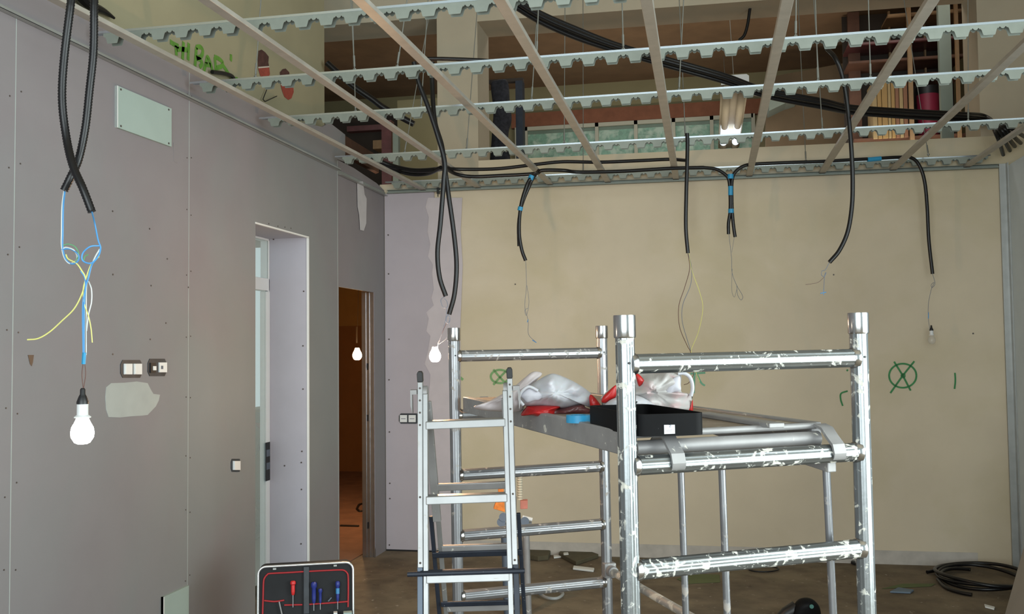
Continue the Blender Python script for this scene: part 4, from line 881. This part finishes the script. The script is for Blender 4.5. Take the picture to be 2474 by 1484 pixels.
for s in (-1, 1):
    MB().tube([(xm+s*w2*.55, 8.03, lz-.022), (xm+s*w2*.55, yt0, lz-.022)], .033, 18).build('tube_cover', 'diff', lum)
    MB().tube([(xm+s*w2*.55, yt0, lz-.022), (xm+s*w2*.55, ytl, lz-.022)], .036, 18).build('lit_tube', 'tube_lit', lum, label='glowing tube section')
    MB().tube([(xm+s*w2*.55, ytl, lz-.022), (xm+s*w2*.55, yf, lz-.022)], .033, 18).build('tube_cover', 'diff', lum)
l = lamp('tube_light', (0, (yt0+ytl)/2-8.0, -.12), 5, (.95, .96, 1), .1); l.parent = lum
for yy in (8.2, yf-.3): MB().tube([(xm, yy, lz+.02), (xm-.04, yy, 4.73)], .003, 6).build('hanging_wire', 'rod', lum)
YW = 10.95
def uq(px, py, Y): return at(px, py, 'Y', Y)
X = [uq(p, 330, YW).x for p in (1250, 1272, 1443, 1537, 1628, 1720, 1748, 1820)]; ztop = uq(1444, 299, YW).z; zmid = uq(1444, 316, YW).z
win = MB(); win.box((X[0], YW, ztop-.045), (X[-1], YW-.05, ztop)); win.box((X[0], YW, 3.15), (X[-1], YW-.05, 3.2))
for x in X: win.box((x-.02, YW, 3.15), (x+.02, YW-.05, ztop))
w_ = win.build('window_1', 'winframe', kind='structure', smooth=0)
MB().box((X[0], YW+.005, 3.2), (X[-1], YW-.008, zmid)).build('figured_pane', 'winglass', w_, smooth=0)
MB().box((X[0], YW+.005, zmid), (X[-1], YW-.012, ztop)).build('upper_pane', mat('dull_green_glass', (104, 122, 108), .3), w_, smooth=0)
a = uq(1236, 262, YW); b = uq(1862, 262, YW)
MB().box((a.x, YW+.04, ztop), (b.x, YW-.03, uq(1444, 264, YW).z)).build('wall_panel', 'terra', smooth=0, label='long terracotta panel above the green window', cat='panel')
# dark net cloth and post at its left
db = dist_of(uq(1210, 300, 8.0))
inflate(MB(), [(1186, 205), (1200, 194), (1226, 196), (1232, 250), (1236, 290), (1228, 330), (1232, 424), (1186, 428), (1188, 330), (1192, 270)], db, .07, .05, seed=9).build('net_cloth', 'net', smooth=60, label='dark net cloth hanging at the left of the wide opening', cat='cloth')
a = uq(1245, 195, 8.2); b = uq(1262, 195, 8.2); MB().box((a.x, 8.2, 3.02), (b.x, 8.3, a.z)).build('partition_post', 'lad_dark', smooth=0, label='dark bluish post just right of the dark net cloth', cat='post')
MB().box((a.x-.25, 8.22, a.z), (b.x, 8.28, a.z+.03)).build('post_shelf', 'darker', smooth=0, label='dark flat bar on top of the bluish post', cat='bar')
# shelving at the right
ys = 8.9
def sx(p): return uq(p, 200, ys).x
shf = empty('wooden_shelving', (sx(2170), ys, 3.02), 'brown wooden shelving with thin pale uprights beyond the right part of the opening', 'shelving')
for p0, p1, m_, y in ((2052, 2080, 'wood', ys+.25), (2196, 2206, 'woodp', ys-.05), (2312, 2320, 'woodp', ys-.05), (2150, 2155, 'woodp', ys+.3), (2236, 2240, 'woodp', ys+.3)):
    MB().box((uq(p0, 200, y).x, y, 3.02), (uq(p1, 200, y).x, y+.04, 4.70), ).build('upright', m_, shf, smooth=0)
for (pa, pb, py, m_) in ((2150, 2330, 45, 'woodp'), (2052, 2330, 152, 'wood'), (2208, 2330, 191, 'wood'), (2060, 2330, 340, 'wood'), (2052, 2330, 108, 'maroon')):
    z = uq(2190, py, ys+.1).z; MB().box((sx(pa), ys, z), (sx(pb), ys+.35, z+.02)).build('shelf_board', m_, shf, smooth=0)
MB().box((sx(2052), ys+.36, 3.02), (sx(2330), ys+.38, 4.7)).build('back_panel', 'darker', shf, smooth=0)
MB().box((uq(2272, 200, 8.5).x, 8.5, 3.02), (uq(2301, 200, 8.5).x, 8.56, 4.72)).build('metal_post', 'metalgrey', smooth=0, label='grey-green metal post right of the red bin', cat='post')
zt2 = uq(2150, 182, ys-.1).z; zb2 = uq(2150, 340, ys).z+.02
fe = [2112, 2124, 2135, 2150, 2158, 2168, 2178, 2188, 2199]
for i in range(8):
    a, b = uq(fe[i], 250, ys-.1).x, uq(fe[i+1], 250, ys-.1).x-.004
    MB().box((a, ys-.02, zb2), (b, ys+.26, zt2-random.uniform(0, .03))).build('card_folder', ['folder_b', 'folder_a', 'folder_a', 'folder_b', 'folder_a', 'folder_c', 'folder_b', 'folder_c'][i], smooth=0, bevel=.004, label='upright '+['buff', 'ochre', 'ochre', 'buff', 'ochre', 'rust', 'buff', 'rust'][i]+' card folder, '+ord_l[i]+' from the left of the row', cat='folder', group='card folders on the wooden shelving')
a, b = uq(2222, 275, ys), uq(2278, 275, ys); zt3 = uq(2250, 222, ys).z; zt4 = uq(2250, 203, ys).z
bn = MB().lathe([(.0, 0), ((b.x-a.x)/2*.88, 0), ((b.x-a.x)/2, zt3-zb2), ((b.x-a.x)/2*.95, zt3-zb2)], ((a.x+b.x)/2, ys+.12, zb2), 28).build('storage_bin', 'crimson', smooth=40, label='crimson round bin beside the card folders', cat='bin')
MB().lathe([((b.x-a.x)/2*1.02, zt3-zb2), ((b.x-a.x)/2*1.04, zt4-zb2), (0, zt4-zb2+.01)], ((a.x+b.x)/2, ys+.12, zb2), 28).build('bin_lid', 'plastic', bn, smooth=40, label='black lid')
# grey duct and beam at the right
mb = MB(); mb.prism([uq(1858, 268, 9.6), uq(1900, 248, 9.6), uq(1926, 240, 9.6), uq(1926, 232, 9.6), uq(1890, 228, 9.6), uq(1858, 232, 9.6)], (0, .5, 0)); mb.build('grey_duct', 'metalgrey', smooth=0, label='grey angled duct end right of the fluorescent fitting', cat='duct')
mb = MB(); mb.prism([uq(1850, 188, 9.9), uq(2052, 150, 9.9), uq(2052, 400, 9.9), uq(1850, 400, 9.9)], (0, .06, 0)); mb.build('brown_partition', 'dark2', smooth=0, label='plain brown partition between the green window and wooden shelving', cat='partition')
# left opening clutter
def obox(name, m_, p0, p1, y, d, label, cat):
    a, b = uq(p0[0], p0[1], y), uq(p1[0], p1[1], y)
    if p0[1] >= 380: a.z = 3.02
    MB().box((a.x, y, a.z), (b.x, y+d, b.z)).build(name, m_, smooth=0, label=label, cat=cat)
mb = MB(); a, b = ad(786, 298, 7.4), ad(915, 378, 9.2); mb.prism([a, a+Vector((0, 0, -.16)), a+Vector((-.05, .05, -.16)), a+Vector((-.05, .05, 0))], b-a); mb.build('timber_beam', 'wood', smooth=0, label='rusty brown beam slanting through the left opening', cat='beam')
obox('red_upright', 'maroon', (922, 380), (945, 290), 9.4, .1, 'dark red upright inside the left opening', 'post')
obox('grey_upright', 'metalgrey', (949, 380), (962, 312), 9.2, .06, 'slim grey upright beside the dark red one in the left opening', 'post')
obox('red_crossbar', 'maroon', (838, 318), (925, 300), 10.1, .1, 'dark red crossbar inside the left opening', 'bar')
obox('small_carton', 'woodp', (901, 360), (924, 338), 10.0, .2, 'small pale carton inside the left opening', 'box')
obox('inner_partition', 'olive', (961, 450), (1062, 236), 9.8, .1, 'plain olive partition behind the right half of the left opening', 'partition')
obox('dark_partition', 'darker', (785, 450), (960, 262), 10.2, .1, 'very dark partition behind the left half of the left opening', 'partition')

# ================================================================== TOOL CASE
TC = ad(620, 1372, 4.5); PXM = F_PX/4.5
Hc = .40; zbase = TC.z-Hc
TR = Matrix.Rotation(math.radians(11.7+11), 4, 'Z')
case = empty('tool_case', (TC.x, TC.y, 0), 'open black tool case with aluminium rim and red piping near the left wall', 'tool case', R=TR)
tl = .10                                               # the lid leans back a little
def cv(u, v, o=0.0): return Vector((u, (v-.0)*tl-o, zbase+v))
def cz(X, Y, o=.004):
    return cv((X-190)/8.836/PXM, Hc-(Y-(262-.0416*(X-250)))/8.836/PXM, o)
Wc = (2235-180)/8.836/PXM
def rr2(u0, u1, v0, v1, r, n=6):
    P = []
    for cu, cv_, s0 in ((u1-r, v1-r, 0), (u0+r, v1-r, 90), (u0+r, v0+r, 180), (u1-r, v0+r, 270)):
        for k in range(n+1): t = math.radians(s0+90*k/n); P.append((cu+r*math.cos(t), cv_+r*math.sin(t)))
    return P
mb = MB(); mb.prism([cv(u, v, -.0) for u, v in rr2(.006, Wc-.006, .0, Hc-.004, .035)], (0, .06, 0)); mb.build('lid_shell', 'caseb', case, local=True, smooth=40)
rim = rr2(.005, Wc-.005, .0, Hc-.005, .036); MB().tube([cv(u, v, .006) for u, v in rim+rim[:2]], .0058, 10).build('lid_rim', 'caserim', case, local=True, smooth=60, label='bright aluminium rim')
MB().box((0, -.36, .0), (Wc, 0, .004)).box((0, -.36, 0), (Wc, -.355, zbase-.01)).box((0, -.005, 0), (Wc, 0, zbase-.002)).box((0, -.36, 0), (.005, 0, zbase-.01)).box((Wc-.005, -.36, 0), (Wc, 0, zbase-.01)).box((.005, -.355, zbase*.35), (Wc-.005, -.005, zbase*.4)).build('case_base', 'caseb', case, local=True, smooth=0)
MB().tube([(0, -.36, zbase-.008), (Wc, -.36, zbase-.008), (Wc, 0, zbase-.008)], .006, 8).build('base_rim', 'caserim', case, local=True)
pip = [(310, 1270), (318, 900), (325, 600), (350, 510), (400, 450), (460, 425), (800, 412), (1160, 395), (1600, 378), (1950, 368), (2040, 385), (2090, 430), (2115, 500), (2118, 800), (2110, 1150)]
MB().tube(smooth_path([cz(*p) for p in pip], 4), .0042, 8).build('red_piping', 'casered', case, local=True, smooth=60)
for pts in ([(340, 985), (560, 1008), (760, 985)], [(760, 1085), (1140, 1085)], [(1290, 1080), (1700, 1060), (2110, 1035)]):
    MB().tube(smooth_path([cz(*p) for p in pts], 4), .0040, 8).build('red_piping', 'casered', case, local=True, smooth=60)
mb = MB(); mb.prism([cz(1165, 290, .003), cz(1285, 285, .003), cz(1285, 1268, .003), cz(1165, 1272, .003)], (0, -.008, 0)); mb.build('strap', 'strap', case, local=True, smooth=0, bevel=.002)
for X_, m_ in ((555, 'white'), (1840, 'white')):
    mb = MB(); mb.box(cz(X_-35, 345-.0416*X_+20, .002), cz(X_+35, 310-.0416*X_+20, .012)); mb.build('rim_clip', 'caserim', case, local=True, smooth=0)
for X_, x1, m_ in ((1800, 1880, 'white'), (2010, 2190, 'greenboard')):
    mb = MB(); a = cz(X_, 1215, .02); b = cz(x1, 1300, .05); mb.box(a, b); mb.build('small_parts_box', m_, case, local=True, smooth=0)
MWc = MW[case]
def driver(X_, Y0, Y1, Y2, wd, m_, label, extra=None):
    """screwdriver tucked in the lid: handle Y0..Y1, shank to Y2"""
    a, b, c = (MWc @ cz(X_, y, .016) for y in (Y0, Y1, Y2)); root = empty('screwdriver', c, label, 'screwdriver', 'screwdrivers in the tool case lid')
    r = wd/8.836/PXM/2; q = [a.lerp(b, t) for t in (0, .06, .22, .3, .75, .92, 1)]
    MB().tube(q, r, 14, rs=[r*.7, r*1.15, r*1.2, r*.8, r*.85, r*.7, r*.45]).build('handle', m_, root)
    MB().tube([b, c], .0022, 8).build('shank', 'alu_b', root)
    if extra: MB().tube([a.lerp(b, .35), a.lerp(b, .62)], r*.98, 14).build('grip_band', extra, root)
driver(945, 570, 870, 1120, 100, 'hred', 'screwdriver with bright red handle in the case lid')
driver(1385, 600, 1045, 1200, 110, 'hblue', 'thick dark blue handled screwdriver right of the strap')
driver(1520, 740, 1045, 1180, 75, 'hblue', 'thin dark blue handled screwdriver, middle of the blue ones')
driver(1890, 590, 1015, 1180, 85, 'hblue', 'rightmost blue screwdriver with light blue grip', 'hlblue')
a, b = MWc @ cz(655, 1000, .014), MWc @ cz(715, 1265, .014); MB().tube([a, b], .0035, 8).build('thin_file', 'alu_deck', label='thin grey steel file in the left pocket of the case', cat='tool')
a, b = MWc @ cz(1690, 1010, .014), MWc @ cz(1760, 935, .014); MB().tube([a, b], .0035, 8).build('hex_key', 'lad_grey', label='short grey hex key between the blue screwdrivers', cat='tool')

# ================================================================== FLOOR CLUTTER
def fl(px, py, h=0.0): return at(px, py, 'Z', h)
# coil of conduit
cc = Vector((1.80, 6.90, 0)); pts = []
for k in range(0, 92):
    t = math.radians(100+k*10); rr = .25+.04*math.sin(k*.19)+.0006*k; z = .014+.0004*k
    pts.append(cc+Vector((rr*math.cos(t)*1.0, rr*math.sin(t)*1.15, z+.01*(1+math.sin(k*.4)))))
pts = [fl(2240, 1383, .02)]+[fl(2300, 1372, .03)]+pts
MB().tube(smooth_path(pts, 2), .0125, 10).build('conduit_coil', 'conduit', smooth=60, label='loose coil of black conduit on the floor by the right wall', cat='conduit')
pts = [fl(2266, 1400, .02), fl(2285, 1420, .015), fl(2320, 1432, .015), fl(2348, 1437, .015)]
MB().tube(smooth_path(pts, 5), .0125, 10).build('conduit_offcut', 'conduit', smooth=60, label='short cut end of black conduit in front of the coil', cat='conduit')
mb = MB(); y0, y1 = 4.4, 6.0
mb.prism([(1.635, y0, 0), (1.648, y0, -.0), (2.133, y0, 1.66), (2.120, y0, 1.665)], (0, y1-y0, 0)); mb.build('leaning_plasterboard', mat('leaning_board', (150, 144, 136), .85, var=.05), smooth=0, label='plasterboard sheet leaning on the right wall at the lower right corner', cat='plasterboard')
def slabpoly(pix, h, m_, name, label, cat, tilt=0):
    mb = MB(); P = [fl(*p) for p in pix]; P = [p+Vector((0, 0, tilt*(i % 2)*.02)) for i, p in enumerate(P)]; mb.prism([p+Vector((0, 0, .002)) for p in P], (0, 0, h)); mb.build(name, m_, smooth=0, bevel=min(.004, h*.3), label=label, cat=cat)
slabpoly([(1275, 1352), (1300, 1357), (1325, 1354), (1330, 1342), (1312, 1337), (1290, 1340), (1272, 1336)], .035, 'slab', 'stone_chunk', 'dark green-grey stone chunk against the back wall', 'stone')
slabpoly([(1350, 1346), (1392, 1368), (1446, 1349), (1412, 1337), (1362, 1331)], .03, 'slab', 'stone_slab', 'dark slab of stone lying by the back wall', 'stone', 0)
slabpoly([(1384, 1378), (1434, 1384), (1436, 1378), (1386, 1372)], .015, 'gypsum', 'board_offcut', 'long white offcut strip in front of the dark slab', 'offcut')
slabpoly([(1338, 1351), (1356, 1349), (1354, 1345), (1337, 1346)], .012, 'gypsum', 'board_offcut', 'small white offcut between the two dark stones', 'offcut')
slabpoly([(1362, 1352), (1374, 1351), (1373, 1346), (1361, 1347)], .035, 'gypsum', 'board_offcut', 'tiny white chip beside the dark slab', 'offcut')
slabpoly([(2380, 1470), (2402, 1476), (2404, 1471), (2378, 1464)], .01, 'gypsum', 'board_offcut', 'white chip in front of the conduit coil', 'offcut')
slabpoly([(2150, 1434), (2200, 1436), (2208, 1430), (2170, 1424)], .012, 'slate', 'cloth_scrap', 'bluish scrap on the floor left of the conduit coil', 'scrap')
slabpoly([(2130, 1424), (2250, 1418), (2260, 1412), (2180, 1412)], .002, mat('green_dust', (92, 104, 66), .95), 'green_stain', 'greenish smear on the floor left of the conduit coil', 'stain')
slabpoly([(1635, 1400), (1660, 1412), (1740, 1408), (1738, 1390), (1670, 1388)], .002, M['green_dust'] if 'green_dust' in M else mat('green_dust2', (96, 104, 66), .95), 'green_stain', 'greenish smear on the floor under the scaffold', 'stain')
pts = [fl(x, y, .012) for x, y in ell(1845, 1375, 36, 7, 20)]
MB().tube(pts+pts[:2], .006, 8).build('rubber_ring', 'plastic', smooth=60, label='thin dark ring lying on the floor behind the scaffold', cat='ring')
slabpoly([(2056, 1364), (2068, 1368), (2066, 1362), (2058, 1360)], .02, 'plastic', 'debris_chip', 'black chip at the foot of the back wall right of the scaffold', 'debris')
pts = [fl(x, y, .02) for x, y in ((1300, 1432), (1320, 1444), (1345, 1446), (1360, 1436), (1352, 1428))]
mb = MB(); mb.tube(smooth_path(pts, 5), .010, 8, rs=None); bt = mb.build('clear_film_scrap', mat('clear_film', (176, 178, 178), .3, alpha=.6), smooth=60, label='scrap of clear film on the floor behind the scaffold ladder', cat='scrap')
p = fl(1306, 1432, .03); MB().box(p+Vector((-.015, -.012, -.01)), p+Vector((.015, .012, .008))).build('blue_tag', 'bluetape', bt, smooth=0)
# black power tool, cut by the bottom edge
pt = ad(1943, 1476, 5.5); ptr = empty('power_tool', (pt.x, pt.y, 0), 'black power tool with a teal mark on the floor at the bottom edge', 'power tool')
dpt = 5.5
inflate(MB(), [(1912, 1478), (1925, 1452), (1945, 1444), (1966, 1450), (1981, 1470), (1980, 1500), (1940, 1512), (1908, 1505)], dpt, .07, .01).build('motor_housing', 'tray', ptr, smooth=60)
MB().tube([ad(1925, 1470, dpt), ad(1900, 1484, dpt), ad(1880, 1500, dpt), ad(1862, 1540, dpt)], .03, 14, rs=[.045, .04, .03, .02]).build('grip', 'plastic', ptr, smooth=60)
MB().tube([ad(1961, 1466, dpt-.075), ad(1961, 1466, dpt-.06)], .012, 12).build('teal_mark', mat('teal_mark', (20, 88, 78), .5), ptr)
MB().tube([ad(1940, 1505, dpt), Vector((ad(1940, 1505, dpt).x, ad(1940, 1505, dpt).y, 0))], .035, 16).build('tool_foot', 'plastic', ptr)
# small stand with packets behind the ladder
dsn = 5.7; sr_ = ad(1245, 1300, dsn); st = empty('packet_stand', (sr_.x, sr_.y, 0), 'small grey stand holding orange and pink packets behind the ladder', 'stand')
def gz(px, py, dd=0): return ad(px, py, dsn+dd)
for x0, x1, dd in ((1218, 1226, 0), (1270, 1276, 0)):
    a = gz(x0, 1270, dd); b = gz(x1, 1480, dd); d = b-a; b = a+d*((0-a.z)/d.z); MB().tube([a, b], .022, 14).build('leg', 'lad_grey' if x0 < 1250 else 'alu_deck', st)
MB().tube([gz(1208, 1272), gz(1285, 1268)], .02, 14).build('crosspiece', 'alu_deck', st)
for x, y in ((1211, 1262), (1216, 1250), (1268, 1260)): MB().tube([gz(x, y, -.05), gz(x, y, .03)], .026, 18).build('wheel', 'lad_grey', st)
MB().tube([gz(1262, 1250, -.03), gz(1286, 1256, -.03)], .012, 10).build('white_lever', 'white', st)
mb = MB(); P = [gz(1256, 1150+k*3) for k in range(20)]; mb.tube(P, .014, 12, rs=[.018 if k % 2 else .013 for k in range(20)]); mb.build('ribbed_hose', mat('beige_hose', (190, 184, 166), .5), st, smooth=60)
MB().tube([gz(1240, 1200), gz(1240, 1272)], .02, 12).build('upright', 'alu_deck', st)
for nm, m_, pts, th, lb in (('orange_packet', 'orange', [(1198, 1213), (1218, 1211), (1220, 1238), (1192, 1230)], .05, 'orange patterned packet on the left of the small stand'), ('orange_packet', 'orange', [(1203, 1183), (1217, 1182), (1217, 1195), (1204, 1194)], .03, 'small orange packet above the larger one on the stand'), ('pink_packet', 'pink', [(1257, 1211), (1275, 1210), (1275, 1230), (1257, 1231)], .05, 'square pinkish packet on the right of the small stand')):
    mb = MB(); mb.prism([gz(*p, -.04) for p in pts], FW*th); mb.build(nm, m_, smooth=0, bevel=.003, label=lb, cat='packet')
# scraps in the side room
mb = MB(); a, b = fl(822, 1271, .01), fl(867, 1272, .01); mb.tube([a, b], .012, 8); mb.build('pipe_offcut', 'plastic', label='short black pipe offcut on the side room floor', cat='pipe')
pts = [fl(x, y, .012) for x, y in ((862, 1230), (868, 1220), (880, 1218), (890, 1222), (882, 1232), (870, 1236), (862, 1230))]
MB().tube(smooth_path(pts, 4), .012, 8).build('cable_loop', 'plastic', smooth=60, label='black cable loop on the side room floor by the metal stud', cat='cable')
# wires poking out behind the partition
mb = MB(); q = [wo(380+x/4.638, 80+y/4.638)+Vector((.02, 0, 0)) for x, y in ((1195, 630), (1150, 745), (1175, 770), (1308, 708))]
mb.tube(q[:2], .003, 6); mb.tube(q[1:], .003, 6); mb.build('stray_wires', 'plastic', label='two stray dark wires poking up behind the partition top', cat='wire')
mb = MB(); q = [wo(380+x/4.638, 80+y/4.638)+Vector((.03, 0, 0)) for x, y in ((560, 440), (680, 455), (770, 480), (810, 525))]
mb.tube(smooth_path(q, 4), .012, 8, rs=None); mb.build('cable_piece', 'conduit', label='short black cable end behind the partition under the green writing', cat='cable')
mb = MB(); q = [wo(170, -20), wo(200, 12), wo(235, 28), wo(262, 45)]; q = smooth_path([p+Vector((.03, 0, 0)) for p in q], 4); mb.tube(q, .03, 10, rs=[.035-.029*k/(len(q)-1) for k in range(len(q))]); mb.build('cable_piece', 'conduit', label='black cables behind the partition at the upper left corner', cat='cable')
